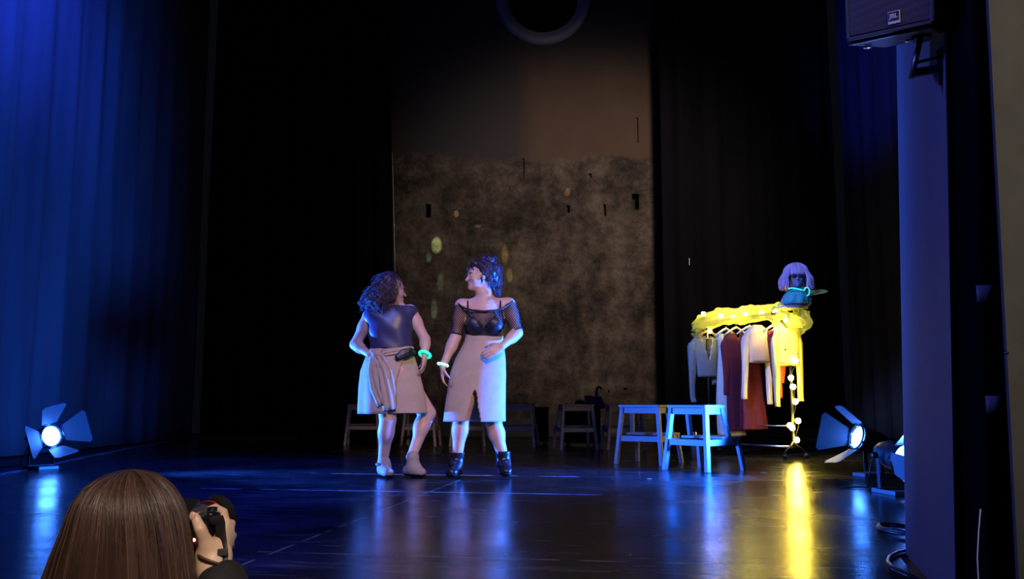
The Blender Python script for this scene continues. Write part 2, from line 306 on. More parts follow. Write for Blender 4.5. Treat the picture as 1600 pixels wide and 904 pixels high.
class MB:
    def __init__(s): s.v = []; s.f = []; s.T = Matrix.Identity(4)
    def add(s, vs, fs):
        n = len(s.v); s.v += [s.T @ Vector(v) for v in vs]; s.f += [tuple(i + n for i in f) for f in fs]; return s
    def box(s, c, d, R=None, bev=0.0):
        bm = bmesh.new(); bmesh.ops.create_cube(bm, size=1)
        for v in bm.verts: v.co = Vector((v.co.x * d[0], v.co.y * d[1], v.co.z * d[2]))
        if bev: bmesh.ops.bevel(bm, geom=bm.edges[:], offset=bev, segments=2, affect='EDGES', profile=.6)
        bm.verts.index_update()
        vs = []
        for v in bm.verts:
            p = v.co.copy()
            if R is not None: p = R @ p
            vs.append(p + Vector(c))
        s.add(vs, [tuple(v.index for v in f.verts) for f in bm.faces]); bm.free(); return s
    def beam(s, a, b, w_, t, up=(0, 0, 1), bev=0.003):
        a = Vector(a); b = Vector(b); z = (b - a); L = z.length; z.normalize(); x = Vector(up).cross(z)
        if x.length < 1e-4: x = Vector((1, 0, 0)).cross(z)
        x.normalize(); y = z.cross(x); R = Matrix((x, y, z)).transposed()
        return s.box((a + b) / 2, (w_, t, L), R, bev)
    def tube(s, pts, r, n=10, cap=True, closed=False):
        pts = [Vector(p) for p in pts]; N = len(pts); rs = r if isinstance(r, (list, tuple)) else [r] * N
        vs = []; fs = []; prevx = None
        for i, p in enumerate(pts):
            if closed: t = pts[(i + 1) % N] - pts[i - 1]
            else: t = pts[min(i + 1, N - 1)] - pts[max(i - 1, 0)]
            if t.length < 1e-9: t = Vector((0, 0, 1))
            t.normalize()
            if prevx is None:
                x = t.cross(Vector((0, 0, 1)))
                if x.length < 1e-3: x = t.cross(Vector((1, 0, 0)))
            else: x = prevx - t * prevx.dot(t)
            if x.length < 1e-6: x = t.orthogonal()
            x.normalize(); y = t.cross(x); prevx = x
            for k in range(n):
                a = 2 * math.pi * k / n; vs.append(p + x * (math.cos(a) * rs[i]) + y * (math.sin(a) * rs[i]))
        for i in range(N if closed else N - 1):
            j = (i + 1) % N
            for k in range(n): fs.append((i * n + k, i * n + (k + 1) % n, j * n + (k + 1) % n, j * n + k))
        if cap and not closed: fs.append(tuple(reversed(range(n)))); fs.append(tuple((N - 1) * n + k for k in range(n)))
        return s.add(vs, fs)
    def lathe(s, prof, axis_a, axis_d, n=32, cap=True):
        d = Vector(axis_d).normalized(); x = d.orthogonal().normalized(); y = d.cross(x); a0 = Vector(axis_a); vs = []; fs = []
        for (h, r) in prof:
            for k in range(n):
                a = 2 * math.pi * k / n; vs.append(a0 + d * h + x * (math.cos(a) * r) + y * (math.sin(a) * r))
        for i in range(len(prof) - 1):
            for k in range(n): fs.append((i * n + k, i * n + (k + 1) % n, (i + 1) * n + (k + 1) % n, (i + 1) * n + k))
        if cap: fs.append(tuple(reversed(range(n)))); fs.append(tuple((len(prof) - 1) * n + k for k in range(n)))
        return s.add(vs, fs)
    def ball(s, c, r, seg=14, R=None):
        r = Vector(r) if not isinstance(r, (int, float)) else Vector((r, r, r)); vs = []; fs = []; rings = seg // 2
        for i in range(rings + 1):
            th = math.pi * i / rings
            for k in range(seg):
                ph = 2 * math.pi * k / seg; p = Vector((r.x * math.sin(th) * math.cos(ph), r.y * math.sin(th) * math.sin(ph), r.z * math.cos(th)))
                if R is not None: p = R @ p
                vs.append(p + Vector(c))
        for i in range(rings):
            for k in range(seg): fs.append((i * seg + k, (i + 1) * seg + k, (i + 1) * seg + (k + 1) % seg, i * seg + (k + 1) % seg))
        return s.add(vs, fs)
    def prism(s, poly, n, t):
        """flat polygon of 3-D points thickened by t along n"""
        n = Vector(n).normalized() * t / 2; a = [Vector(p) - n for p in poly]; b = [Vector(p) + n for p in poly]; N = len(poly)
        fs = [tuple(reversed(range(N))), tuple(range(N, 2 * N))] + [(i, (i + 1) % N, N + (i + 1) % N, N + i) for i in range(N)]
        return s.add(a + b, fs)
    def build(s, name, m, parent=None, sm=False, pivot=None):
        o = pyobj(name, s.v, s.f, m, parent, sm, pivot=pivot)
        bm = bmesh.new(); bm.from_mesh(o.data); bmesh.ops.remove_doubles(bm, verts=bm.verts, dist=1e-6); bmesh.ops.recalc_face_normals(bm, faces=bm.faces); bm.to_mesh(o.data); bm.free()
        if sm == 'auto':
            smooth(o.data); o.data.set_sharp_from_angle(angle=math.radians(35))
        return o
def thing(name, loc, label, cat, group=None):
    o = bpy.data.objects.new(name, None); COL.objects.link(o); o.location = loc; o.empty_display_size = .1
    return tag(o, label, cat, group)
def tag(o, label, cat, group=None, kind=None):
    o['label'] = label; o['category'] = cat
    if group: o['group'] = group
    if kind: o['kind'] = kind
    return o
def struct(o, label=None, cat=None):
    o['kind'] = 'structure'
    if label: o['label'] = label; o['category'] = cat
    return o

# ---------------- implicit bodies (smooth union of tapered capsules and ellipsoids), meshed by surface nets
def seg_sdf(X, Y, Z, a, b, ra, rb):
    d = b - a; L2 = d.dot(d) + 1e-12
    t = np.clip(((X - a.x) * d.x + (Y - a.y) * d.y + (Z - a.z) * d.z) / L2, 0, 1)
    q = np.sqrt((X - a.x - t * d.x) ** 2 + (Y - a.y - t * d.y) ** 2 + (Z - a.z - t * d.z) ** 2)
    return q - (ra + (rb - ra) * t)
def ell_sdf(X, Y, Z, c, r, R):
    px, py, pz = X - c.x, Y - c.y, Z - c.z
    if R is not None:
        Ri = R.transposed(); px, py, pz = (Ri[0][0] * px + Ri[0][1] * py + Ri[0][2] * pz, Ri[1][0] * px + Ri[1][1] * py + Ri[1][2] * pz, Ri[2][0] * px + Ri[2][1] * py + Ri[2][2] * pz)
    k0 = np.sqrt((px / r[0]) ** 2 + (py / r[1]) ** 2 + (pz / r[2]) ** 2) + 1e-9
    k1 = np.sqrt((px / r[0] ** 2) ** 2 + (py / r[1] ** 2) ** 2 + (pz / r[2] ** 2) ** 2) + 1e-9
    return k0 * (k0 - 1) / k1
def bounds(p):
    if p[0] in 'c': a, b, ra, rb = p[1], p[2], p[3], p[4]; R_ = max(ra, rb); return [min(a[i], b[i]) - R_ for i in range(3)], [max(a[i], b[i]) + R_ for i in range(3)]
    c, r = p[1], p[2]; m_ = max(r); return [c[i] - m_ for i in range(3)], [c[i] + m_ for i in range(3)]
def implicit(prims, h, pad=0.03, inflate=0.0, post=None):
    lo = [min(bounds(p)[0][i] for p in prims if p[-1] >= 0) - pad - inflate for i in range(3)]
    hi = [max(bounds(p)[1][i] for p in prims if p[-1] >= 0) + pad + inflate for i in range(3)]
    n = [int((hi[i] - lo[i]) / h) + 2 for i in range(3)]
    FD = np.full(n, 0.06, dtype=np.float32)
    ax = [np.arange(n[i], dtype=np.float32) * h + lo[i] for i in range(3)]
    for p in prims:
        k = abs(p[-1]); l, u = bounds(p); mg = k + 0.03
        s = [slice(max(0, int((l[i] - mg - lo[i]) / h)), min(n[i], int((u[i] + mg - lo[i]) / h) + 2)) for i in range(3)]
        X, Y, Z = np.meshgrid(ax[0][s[0]], ax[1][s[1]], ax[2][s[2]], indexing='ij', sparse=True)
        d = seg_sdf(X, Y, Z, Vector(p[1]), Vector(p[2]), p[3], p[4]) if p[0] == 'c' else ell_sdf(X, Y, Z, Vector(p[1]), p[2], p[3])
        f = FD[s[0], s[1], s[2]]
        if p[-1] >= 0:
            kk = max(k, 1e-4); hh = np.clip(0.5 + 0.5 * (f - d) / kk, 0, 1); FD[s[0], s[1], s[2]] = f * (1 - hh) + d * hh - kk * hh * (1 - hh)
        else:
            kk = max(k, 1e-4); d = -d; hh = np.clip(0.5 - 0.5 * (f - d) / kk, 0, 1); FD[s[0], s[1], s[2]] = f * (1 - hh) + d * hh + kk * hh * (1 - hh)
    if inflate: FD -= inflate
    if post is not None:
        X, Y, Z = np.meshgrid(ax[0], ax[1], ax[2], indexing='ij', sparse=True); FD = post(FD, X, Y, Z).astype(np.float32)
    FD[0] = FD[-1] = .05; FD[:, 0] = FD[:, -1] = .05; FD[:, :, 0] = FD[:, :, -1] = .05
    return nets(FD, lo, h)
def nets(FD, lo, h):
    ins = FD < 0; nx, ny, nz = FD.shape; acc = np.zeros((nx - 1, ny - 1, nz - 1, 3), np.float32); cnt = np.zeros((nx - 1, ny - 1, nz - 1), np.int32)
    def sh(A, o): return A[o[0]:nx - 1 + o[0], o[1]:ny - 1 + o[1], o[2]:nz - 1 + o[2]]
    for axis in range(3):
        oth = [i for i in range(3) if i != axis]
        for q in range(4):
            o = [0, 0, 0]; o[oth[0]] = q & 1; o[oth[1]] = q >> 1; o2 = list(o); o2[axis] = 1
            a, b = sh(FD, o), sh(FD, o2); c = sh(ins, o) != sh(ins, o2)
            t = np.where(c, a / np.where(np.abs(a - b) < 1e-9, 1e-9, a - b), 0)
            cnt += c
            for i in range(3):
                acc[..., i] += (t if i == axis else o[i]) * c
    m = cnt > 0; idx = np.full(m.shape, -1, np.int64); idx[m] = np.arange(m.sum())
    ii = np.argwhere(m); V = (acc[m] / cnt[m][:, None] + ii) * h + np.array(lo)
    faces = []
    for axis in range(3):
        oth = [(axis + 1) % 3, (axis + 2) % 3]
        sl0 = [slice(0, None)] * 3; sl0[axis] = slice(0, -1); sl1 = [slice(0, None)] * 3; sl1[axis] = slice(1, None)
        A = ins[tuple(sl0)]; B = ins[tuple(sl1)]
        for flip, msk in ((False, A & ~B), (True, ~A & B)):
            e = np.argwhere(msk); e = e[(e[:, oth[0]] > 0) & (e[:, oth[1]] > 0) & (e[:, oth[0]] < FD.shape[oth[0]] - 1) & (e[:, oth[1]] < FD.shape[oth[1]] - 1)]
            if len(e) == 0: continue
            qs = []
            for (da, db) in ((-1, -1), (0, -1), (0, 0), (-1, 0)):
                g = e.copy(); g[:, oth[0]] += da; g[:, oth[1]] += db; qs.append(idx[g[:, 0], g[:, 1], g[:, 2]])
            Q = np.stack(qs, 1)
            if flip: Q = Q[:, ::-1]
            faces.append(Q)
    return V, np.concatenate(faces)
def imp_obj(name, prims, h, m, parent=None, inflate=0.0, post=None, relax=2, pivot=None):
    V, Q = implicit(prims, h, inflate=inflate, post=post)
    # light smoothing along the mesh
    for _ in range(relax):
        s = np.zeros_like(V); c = np.zeros(len(V))
        for a, b in ((0, 1), (1, 2), (2, 3), (3, 0)):
            np.add.at(s, Q[:, a], V[Q[:, b]]); np.add.at(c, Q[:, a], 1); np.add.at(s, Q[:, b], V[Q[:, a]]); np.add.at(c, Q[:, b], 1)
        V = V * .5 + .5 * s / c[:, None]
    off = np.array(root_loc(parent) if parent is not None or pivot is None else Vector(pivot))
    me = bpy.data.meshes.new(name); me.from_pydata((V - off).tolist(), [], Q.tolist()); me.update(); smooth(me)
    o = link(name, me, m, parent)
    if parent is None and pivot is not None: o.location = pivot
    return o
def frame(fwd, up=(0, 0, 1)):
    y = Vector(fwd).normalized(); u = Vector(up); x = y.cross(u).normalized(); z = x.cross(y); return Matrix((x, y, z)).transposed()
def head_prims(c, fwd, up=(0, 0, 1), s=1.0):
    R = frame(fwd, up); c = Vector(c)
    def P(x, y, z): return c + R @ Vector((x, y, z)) * s
    def E(x, y, z, a, b, d, k=.02): return ('e', P(x, y, z), (a * s, b * s, d * s), R, k)
    p = [E(0, -.012, .03, .073, .092, .085), E(0, .032, -.03, .056, .055, .082, .03), E(0, .05, -.078, .036, .036, .028, .03),
         ('c', P(0, .088, .0), P(0, .107, -.034), .007 * s, .012 * s, .01), E(0, .088, -.064, .020, .011, .008, .008), E(0, .078, -.094, .018, .018, .016, .02),
         E(0, .076, .018, .048, .014, .010, .015)]
    for q in (-1, 1):
        p += [E(q * .036, .058, -.03, .024, .024, .024, .02), E(q * .074, -.002, -.012, .009, .020, .030, .006), ('e', P(q * .030, .094, -.002), (.014 * s, .014 * s, .011 * s), R, -.008)]
    return p, P, R
def face_parts(P, R, parent, s=1.0, eyes=True):
    for q in (-1, 1):
        o = MB().ball(P(q * .030, .071, -.003), .0125 * s).build('eye', M['eyewhite'], parent, True)
        MB().ball(P(q * .030, .0795, -.003), .0055 * s, 10).build('iris', M['dark'], o, True)
        MB().tube([P(q * .014, .0885, .015), P(q * .030, .089, .021), P(q * .047, .078, .016)], [.002 * s, .003 * s, .0015 * s], 6).build('eyebrow', M['hair_dark'], parent, True)
    MB().ball(P(0, .092, -.064), (.021 * s, .010 * s, .0075 * s), 12, R).build('lips', M['lip'], parent, True)
def hand_prims(w_, d, n, t, curl=0.35, s=1.0, spread=.06, thumb=.6):
    """w_: wrist, d: towards the fingertips, n: palm side, t: thumb side"""
    w_ = Vector(w_); d = Vector(d).normalized(); n = Vector(n); n = (n - d * n.dot(d)).normalized(); t0 = Vector(t); t = n.cross(d); t = t if t.dot(t0) > 0 else -t
    p = [('e', w_ + d * .045 * s, (.040 * s, .048 * s, .016 * s), Matrix((t, d, n)).transposed(), .015)]
    for i, (off, L) in enumerate(((.028, .068), (.010, .076), (-.009, .070), (-.027, .055))):
        dr = (d + t * (off * spread * 30)).normalized(); q = w_ + d * .078 * s + t * off * s
        p.append(('c', w_ + d * .03 * s + t * off * .8 * s, q, .012 * s, .0098 * s, .01)); ang = curl * .6
        for j, (fr, r0, r1) in enumerate(((.45, .0092, .0082), (.30, .0082, .0075), (.25, .0075, .0062))):
            dd = dr * math.cos(ang) + n * math.sin(ang); e = q + dd * L * fr * s; p.append(('c', q, e, r0 * s, r1 * s, .003)); q = e; ang += curl
    q = w_ + d * .018 * s + t * .020 * s; dd = (d * .62 + t * .65 + n * .3).normalized(); e = q + dd * .042 * s; p.append(('c', q, e, .015 * s, .011 * s, .01))
    dd2 = (d * .85 + t * .3 + n * thumb).normalized(); e2 = e + dd2 * .032 * s; p.append(('c', e, e2, .0105 * s, .009 * s, .004)); e3 = e2 + (dd2 + n * .15).normalized() * .024 * s; p.append(('c', e2, e3, .009 * s, .007 * s, .004))
    return p
def limb(a, b, ra, rb, bulge=None, k=.02):
    a = Vector(a); b = Vector(b); p = [('c', a, b, ra, rb, k)]
    if bulge:
        f, off, r = bulge; c = a.lerp(b, f) + Vector(off); d = (b - a).normalized(); x = d.orthogonal().normalized(); y = d.cross(x)
        p.append(('e', c, (r, r, (b - a).length * .24), Matrix((x, y, d)).transposed(), .03))
    return p
def strands(name, paths, m, parent, r=0.0012, n=4, pivot=None, tones=None):
    """many tapered hair strands, one mesh; tone varies per strand"""
    v = []; f = []; tone = []
    for pi, pts in enumerate(paths):
        tn = random.random() if tones is None else tones[pi]; N = len(pts); base = len(v); px_ = None
        for i, p in enumerate(pts):
            t = (pts[min(i + 1, N - 1)] - pts[max(i - 1, 0)]);
            if t.length < 1e-9: t = Vector((0, 0, -1))
            t.normalize(); x = t.orthogonal() if px_ is None else px_ - t * px_.dot(t)
            if x.length < 1e-6: x = t.orthogonal()
            x.normalize(); px_ = x; y = t.cross(x); rr = r * (1 if i < N - 1 else .3)
            for k in range(n):
                a = 2 * math.pi * k / n; v.append(p + x * math.cos(a) * rr + y * math.sin(a) * rr); tone.append(tn)
        for i in range(N - 1):
            for k in range(n): f.append((base + i * n + k, base + i * n + (k + 1) % n, base + (i + 1) * n + (k + 1) % n, base + (i + 1) * n + k))
    o = pyobj(name, v, f, m, parent, True, pivot=pivot)
    a = o.data.attributes.new('tone', 'FLOAT', 'POINT'); a.data.foreach_set('value', tone); return o
def set_tone(o, scale=30, lo=.2, hi=.8):
    a = o.data.attributes.new('tone', 'FLOAT', 'POINT')
    a.data.foreach_set('value', [min(1, max(0, lo + (hi - lo) * (.5 + .5 * noise.noise(Vector((v.co.x * scale * 3, v.co.y * scale * 3, v.co.z * scale * .2)))))) for v in o.data.vertices])
def loft(rings, n=48, fold=0.0, nf=9, seed=0, amp_by=None):
    """rings: (center, rx, ry, X axis, Y axis); returns verts, faces of an open tube with folds growing downwards"""
    vs = []; fs = []; rnd = random.Random(seed); ph = [rnd.uniform(0, 6.28) for _ in range(3)]
    N = len(rings)
    for i, (c, rx, ry, X, Yx) in enumerate(rings):
        t = i / max(1, N - 1); am = fold * (t if amp_by is None else amp_by(t))
        for k in range(n):
            a = 2 * math.pi * k / n; m_ = 1 + am * (math.sin(nf * a + ph[0]) * .6 + math.sin((nf * .5 + 1) // 1 * a + ph[1] + t) * .4)
            vs.append(Vector(c) + Vector(X) * (math.cos(a) * rx * m_) + Vector(Yx) * (math.sin(a) * ry * m_))
    for i in range(N - 1):
        for k in range(n): fs.append((i * n + k, i * n + (k + 1) % n, (i + 1) * n + (k + 1) % n, (i + 1) * n + k))
    return vs, fs
def curtain(name, b0, b1, z0, z1, label, amp=.07, wl=.28, seed=0, m=None, t0=None, t1=None, step=.03, zs=26):
    """pleated cloth between two floor points; t0/t1 shift the top ends"""
    rnd = random.Random(seed); b0 = Vector(b0); b1 = Vector(b1); t0 = Vector(t0) if t0 else b0.copy(); t1 = Vector(t1) if t1 else b1.copy()
    L = (b1 - b0).length; nx = max(8, int(L / step)); d = (b1 - b0).normalized(); nrm = Vector((-d.y, d.x, 0)); vs = []; fs = []
    # irregular pleat phase
    ph = [0.0]
    for i in range(nx): ph.append(ph[-1] + 2 * math.pi * step / (wl * (0.8 + .5 * (noise.noise(Vector((i * step * 1.1, seed * 3.7, 0))) + .5))))
    for j in range(zs + 1):
        v = j / zs; z = z0 + (z1 - z0) * v
        for i in range(nx + 1):
            u = i / nx; p = b0.lerp(b1, u).lerp(t0.lerp(t1, u), v)
            a = amp * (1.1 - .35 * v) * (.7 + .6 * noise.noise(Vector((u * L * .9, seed, v * 1.5))))
            q = math.sin(ph[i] + .7 * noise.noise(Vector((u * L, seed, z * .4)))); q = q + .25 * math.sin(2.3 * ph[i] + seed)
            p = p + nrm * a * q; vs.append((p.x, p.y, z))
    for j in range(zs):
        for i in range(nx): a = j * (nx + 1) + i; fs.append((a, a + 1, a + nx + 2, a + nx + 1))
    o = pyobj(name, vs, fs, m or M['curtain'], None, True, solid=0.006, pivot=(b0 + b1) / 2)
    tag(o, label, 'curtain'); return o

# ================================================================== SETTING
WY = 14.0
# back wall with the round window opening and the small putlog holes
wb = MB().box((0.9, WY + .35, 4.6), (8.4, .7, 9.8)).build('wall_back', M['wall'], pivot=(0.9, WY, 0))
wb.data.transform(Matrix.Identity(4))
cut = MB(); wc = at(848, 0, WY)
cut.lathe([(-.2, .60), (.55, .60)], wc, (0, 1, 0), 48)
for (px, py, w_, h_, dp) in ((669, 329, .09, .22, .25), (993, 315, .11, .26, .25), (888, 326, .05, .12, .10), (945, 328, .04, .19, .10), (996, 203, .03, .42, .06), (977, 607, .05, .03, .1), (922, 274, .05, .07, .08), (818, 262, .03, .30, .04), (951, 611, .03, .04, .06)):
    c = at(px, py, WY); cut.box((c.x, WY + dp / 2 - .01, c.z), (w_, dp + .02, h_))
co = cut.build('cutter', M['slot'])
for o in (wb,):
    md = o.modifiers.new('b', 'BOOLEAN'); md.object = co; md.operation = 'DIFFERENCE'; md.solver = 'EXACT'
bpy.context.view_layer.update()
me2 = bpy.data.meshes.new_from_object(wb.evaluated_get(bpy.context.evaluated_depsgraph_get())); wb.modifiers.clear(); wb.data = me2
bpy.data.objects.remove(co); struct(wb)
pl = MB(); a0 = at(560, 654, WY - .03); pl.box((1.0, WY - .02, a0.z / 2), (8.0, .04, a0.z)).build('baseboard_back', M['plinth'])['kind'] = 'structure'
# round window: stone ring, inner ring and dark pane
ring = MB(); prof = [(.08, .565), (-.02, .565), (-.05, .58), (-.05, .64), (-.09, .66), (-.09, .73), (-.05, .765), (0, .77)]
n = 64; vs = []; fs = []
for (h, r) in prof:
    for k in range(n): a = 2 * math.pi * k / n; vs.append((wc.x + math.cos(a) * r, WY + h - .001, wc.z + math.sin(a) * r))
for i in range(len(prof) - 1):
    for k in range(n): fs.append((i * n + k, i * n + (k + 1) % n, (i + 1) * n + (k + 1) % n, (i + 1) * n + k))
win = thing('window_1', wc, '', ''); del win['label']; del win['category']; win['kind'] = 'structure'
rg = pyobj('window_ring', vs, fs, M['ringstone'], win)
MB().tube([(wc.x + math.cos(2 * math.pi * k / 64) * .585, WY + .10, wc.z + math.sin(2 * math.pi * k / 64) * .585) for k in range(64)], .03, 8, closed=True).build('window_frame', M['blackmetal'], win, True)
MB().lathe([(0, .58), (.02, .58)], (wc.x, WY + .16, wc.z), (0, 1, 0), 48).build('window_pane', M['pane'], win)
# stage floor, audience floor
EDGE = 2.45
struct(MB().box((0, (EDGE + 15.5) / 2, -.454), (13, 15.5 - EDGE, .9)).build('floor', M['stageblack']))
struct(MB().box((0, (EDGE - 4) / 2, -.95), (13, EDGE + 4, .1)).build('floor', M['lower_floor']))
mp = [fl(-40, 752), fl(0, 740), fl(140, 712), fl(262, 689), fl(300, 686), fl(1000, 686), fl(1330, 689)]
poly = [Vector((-3.42, 3.1, 0))] + mp + [Vector((4.35, 6, 0)), Vector((4.35, 3.1, 0))]
near = [Vector((-3.3, EDGE + .02, 0)), Vector((-3.42, 3.098, 0)), Vector((1.30, 3.098, 0)), Vector((1.12, EDGE + .02, 0))]
poly[1] = fl(0, 740) + (fl(0, 740) - fl(262, 689)) * .35
mb = MB(); mb.prism([p - Vector((0, 0, .002)) for p in poly], (0, 0, 1), .004)
o = mb.build('dance_mat', M['floor'])
tag(o, 'large glossy scuffed black vinyl dance mat under the dancers and stools', 'dance mat')
mb = MB(); mb.prism([p - Vector((0, 0, .002)) for p in near], (0, 0, 1), .004)
tag(mb.build('dance_mat', M['floor']), 'strip of glossy black dance mat along the front edge of the stage', 'dance mat')
# pale worn tape along the mat's left edge
e = [fl(-40, 751), fl(0, 741), fl(60, 729), fl(140, 712), fl(200, 700), fl(262, 689)]
vs = []; nt_ = 24
for i in range(nt_ + 1):
    u = i / nt_ * (len(e) - 1); k0 = min(int(u), len(e) - 2); p = e[k0].lerp(e[k0 + 1], u - k0); ww = .035 + .022 * noise.noise(Vector((i * .9, 0, 0)))
    vs += [p + Vector((-ww, 0, .0015)), p + Vector((ww, 0, .0015))]
o = pyobj('edge_tape', vs, [(2 * i, 2 * i + 1, 2 * i + 3, 2 * i + 2) for i in range(nt_)], mat('worn_tape', (.30, .29, .30), .6, var=.5, scale=9), None, False, solid=.001, pivot=e[2]); tag(o, 'pale worn tape along the left edge of the black dance mat', 'tape')
for (px, py, lab, sd) in ((1014, 749, 'tiny white scrap on the floor below the left lit stool', 1), (1193, 739, 'tiny white scrap on the floor right of the brightest stool', 2)):
    c = fl(px, py); rr_ = random.Random(sd); pp = [c + Vector((math.cos(a) * .028 * rr_.uniform(.6, 1.2), math.sin(a) * .02 * rr_.uniform(.6, 1.2), .003 + .004 * rr_.random())) for a in [k * 1.047 for k in range(6)]]
    o = pyobj('paper_scrap', pp + [c + Vector((0, 0, .009))], [(k, (k + 1) % 6, 6) for k in range(6)], M['white'], None, False, solid=.0006, pivot=c); tag(o, lab, 'scrap')
# ---- curtains
CB = 13.4
xl0 = at(617, 640, CB).x; xl1 = at(609, 10, CB).x
curtain('stage_curtain', (-4.62, CB, 0), (xl0, CB, 0), .06, 9.0, 'black pleated curtain at the back, left of the plaster wall', .07, .34, 1, t1=(xl1 - .06, CB, 0))
xr0 = at(1040, 640, CB).x; xr1 = at(1026, 10, CB).x
curtain('stage_curtain', (xr0, CB, 0), (4.95, CB, 0), .17, 9.0, 'black pleated curtain at the back, right of the plaster wall', .07, .36, 2, t0=(xr1 + .04, CB, 0))
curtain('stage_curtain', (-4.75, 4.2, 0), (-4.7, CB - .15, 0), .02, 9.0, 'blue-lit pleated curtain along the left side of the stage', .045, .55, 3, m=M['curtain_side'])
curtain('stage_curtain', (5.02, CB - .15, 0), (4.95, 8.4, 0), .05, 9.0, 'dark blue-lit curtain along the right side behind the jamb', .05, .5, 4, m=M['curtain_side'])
# ---- right jamb (leans a little) and grey wall
def column_pts(p0, p1, z0, z1):
    d = (p1 - p0) / (p1.z - p0.z); return p0 + d * (z0 - p0.z), p0 + d * (z1 - p0.z)
PA = fl(1415, 864); YA = PA.y; YB = 2.28
A0, A1 = column_pts(PA, at(1401, 96, YA), -.9, 4.6)
B0, B1 = column_pts(at(1497, 904, YB), at(1476, 60, YB), -.9, 4.6)
def slab(name, A0, A1, B0, B1, dx, m):
    v = [A0, B0, B0 + dx, A0 + dx, A1, B1, B1 + dx, A1 + dx]
    mb = MB(); mb.add(v, [(0, 1, 5, 4), (1, 2, 6, 5), (2, 3, 7, 6), (3, 0, 4, 7), (4, 5, 6, 7), (3, 2, 1, 0)]); return mb.build(name, m)
struct(slab('wall_right', A0, A1, B0, B1, Vector((3.2, 0, 0)), M['jamb']))
G0, G1 = column_pts(at(1592, 904, 2.0), at(1545, 10, 2.0), -.9, 4.6)
g2 = Vector((0, .012, 0))
struct(slab('wall_front', G0 + g2, G1 + g2, G0, G1, Vector((2.4, 0, 0)), M['greywall']))
# black curtain hanging between the jamb and the grey wall
C0, C1 = column_pts(at(1492, 900, 2.21), at(1476, 60, 2.21), -.9, 4.6)
curtain('wing_curtain', (C0.x, 2.20, 0), (C0.x + .26, 2.14, 0), -.86, 4.5, 'narrow black curtain hanging between the blue jamb and grey wall', .011, .085, 7, t0=(C1.x, 2.20, 0), t1=(C1.x + .27, 2.14, 0), step=.006, zs=30)
for (px, py, w_, h_, lab, rx) in ((1543, 458, 32, 26, 'blue-lit rectangular tape patch on the black curtain, upper', .1), (1556, 631, 28, 26, 'greyish rectangular tape patch on the black curtain, lower', .1)):
    Yp = 2.118; c = at(px, py, Yp); k = F / Yp
    v = []; n_ = 6
    for j in (0, 1):
        for i in range(n_ + 1):
            u = i / n_ - .5; v.append((c.x + u * w_ / k, c.y - .006 * math.cos(u * 5) , c.z + (j - .5) * h_ / k))
    o = pyobj('tape_patch', v, [(i, i + 1, n_ + 2 + i, n_ + 1 + i) for i in range(n_)], M['patch'], None, True, solid=.002, pivot=c); tag(o, lab, 'tape', None)
c = at(1572, 551, 1.985); tag(MB().lathe([(0, .004), (.004, .006), (.012, .005), (.016, .001)], c + Vector((.004, .006, 0)), (-.5, -1, 0), 12).build('wall_pin', M['chrome'], None, True, pivot=c), 'tiny shiny metal pin on the edge of the grey wall', 'pin')
pts = [at(1532, 795, 2.08), at(1529, 830, 2.07), at(1527, 870, 2.065), at(1529, 915, 2.06), at(1534, 1000, 2.06)]
tag(MB().tube(pts, .0016, 6).build('thin_cord', M['plasterwhite'], None, True, pivot=pts[0]), 'thin pale cord hanging at the bottom of the narrow black curtain', 'cord')
# thin bright cord at the left edge of the back wall
p0 = at(613, 238, 13.3); p1 = at(617.5, 424, 13.3); mbc = MB()
mbc.tube([p0.lerp(p1, t / 6) for t in range(7)], .0055, 6); mbc.tube([p0.lerp(p1, .605), p0.lerp(p1, .625)], .012, 8)
o = mbc.build('hanging_cord', mat('pale_cord', (.9, .85, .82), .4), None, True, pivot=p0); tag(o, 'thin pale cord hanging down beside the left edge of the plaster wall', 'cord')
c = at(1077, 409, 13.31)
tag(MB().beam(c + Vector((0, 0, .06)), c - Vector((0, 0, .05)), .016, .012).build('curtain_tag', M['white'], pivot=c), 'small white tag on the black back curtain above the rack', 'tag')

# ================================================================== STOOLS
def make_stool():
    r = thing('step_stool', (0, 0, 0), 'x', 'stool', 'wooden step stools on the stage'); W = M['wood']
    MB().box((0, -.01, .487), (.37, .25, .022), bev=.006).build('seat', W, r)
    MB().box((0, .165, .250), (.40, .24, .020), bev=.005).build('step_board', W, r)
    a = MB()
    for s in (-1, 1): a.beam((s * .158, -.10, .449), (s * .158, .085, .449), .05, .018, up=(0, 0, 1)).box((0, -.01, 0), (0.0001, 0.0001, 0.0001))
    a = MB()
    for s in (-1, 1): a.box((s * .157, -.01, .450), (.018, .19, .048), bev=.002)
    a.box((0, -.108, .450), (.31, .018, .048), bev=.002); a.box((0, .088, .450), (.31, .018, .048), bev=.002); a.build('seat_frame', W, r)
    for s in (-1, 1):
        MB().beam((s * .162, -.103, .478), (s * .205, -.150, 0), .030, .042, up=(0, 1, 0)).build('leg', W, r)
        MB().beam((s * .162, .085, .478), (s * .186, .150, .225), .028, .040, up=(0, 1, 0)).build('upper_leg', W, r)
        MB().beam((s * .186, .245, .242), (s * .205, .290, 0), .030, .040, up=(0, 1, 0)).build('leg', W, r)
        MB().box((s * .186, .06, .215), (.018, .38, .046), bev=.002).build('side_rail', W, r)
    MB().box((0, -.131, .215), (.36, .018, .046), bev=.002).build('back_rail', W, r)
    MB().box((0, .245, .215), (.36, .018, .042), bev=.002).build('front_rail', W, r)
    return r
def dup(r, loc, rz, label):
    c = r.copy(); COL.objects.link(c); c.location = loc; c.rotation_euler = (0, 0, rz); c['label'] = label
    for ch in list(r.children):
        d = ch.copy(); COL.objects.link(d); d.parent = c
    return c
stool = make_stool(); first = True
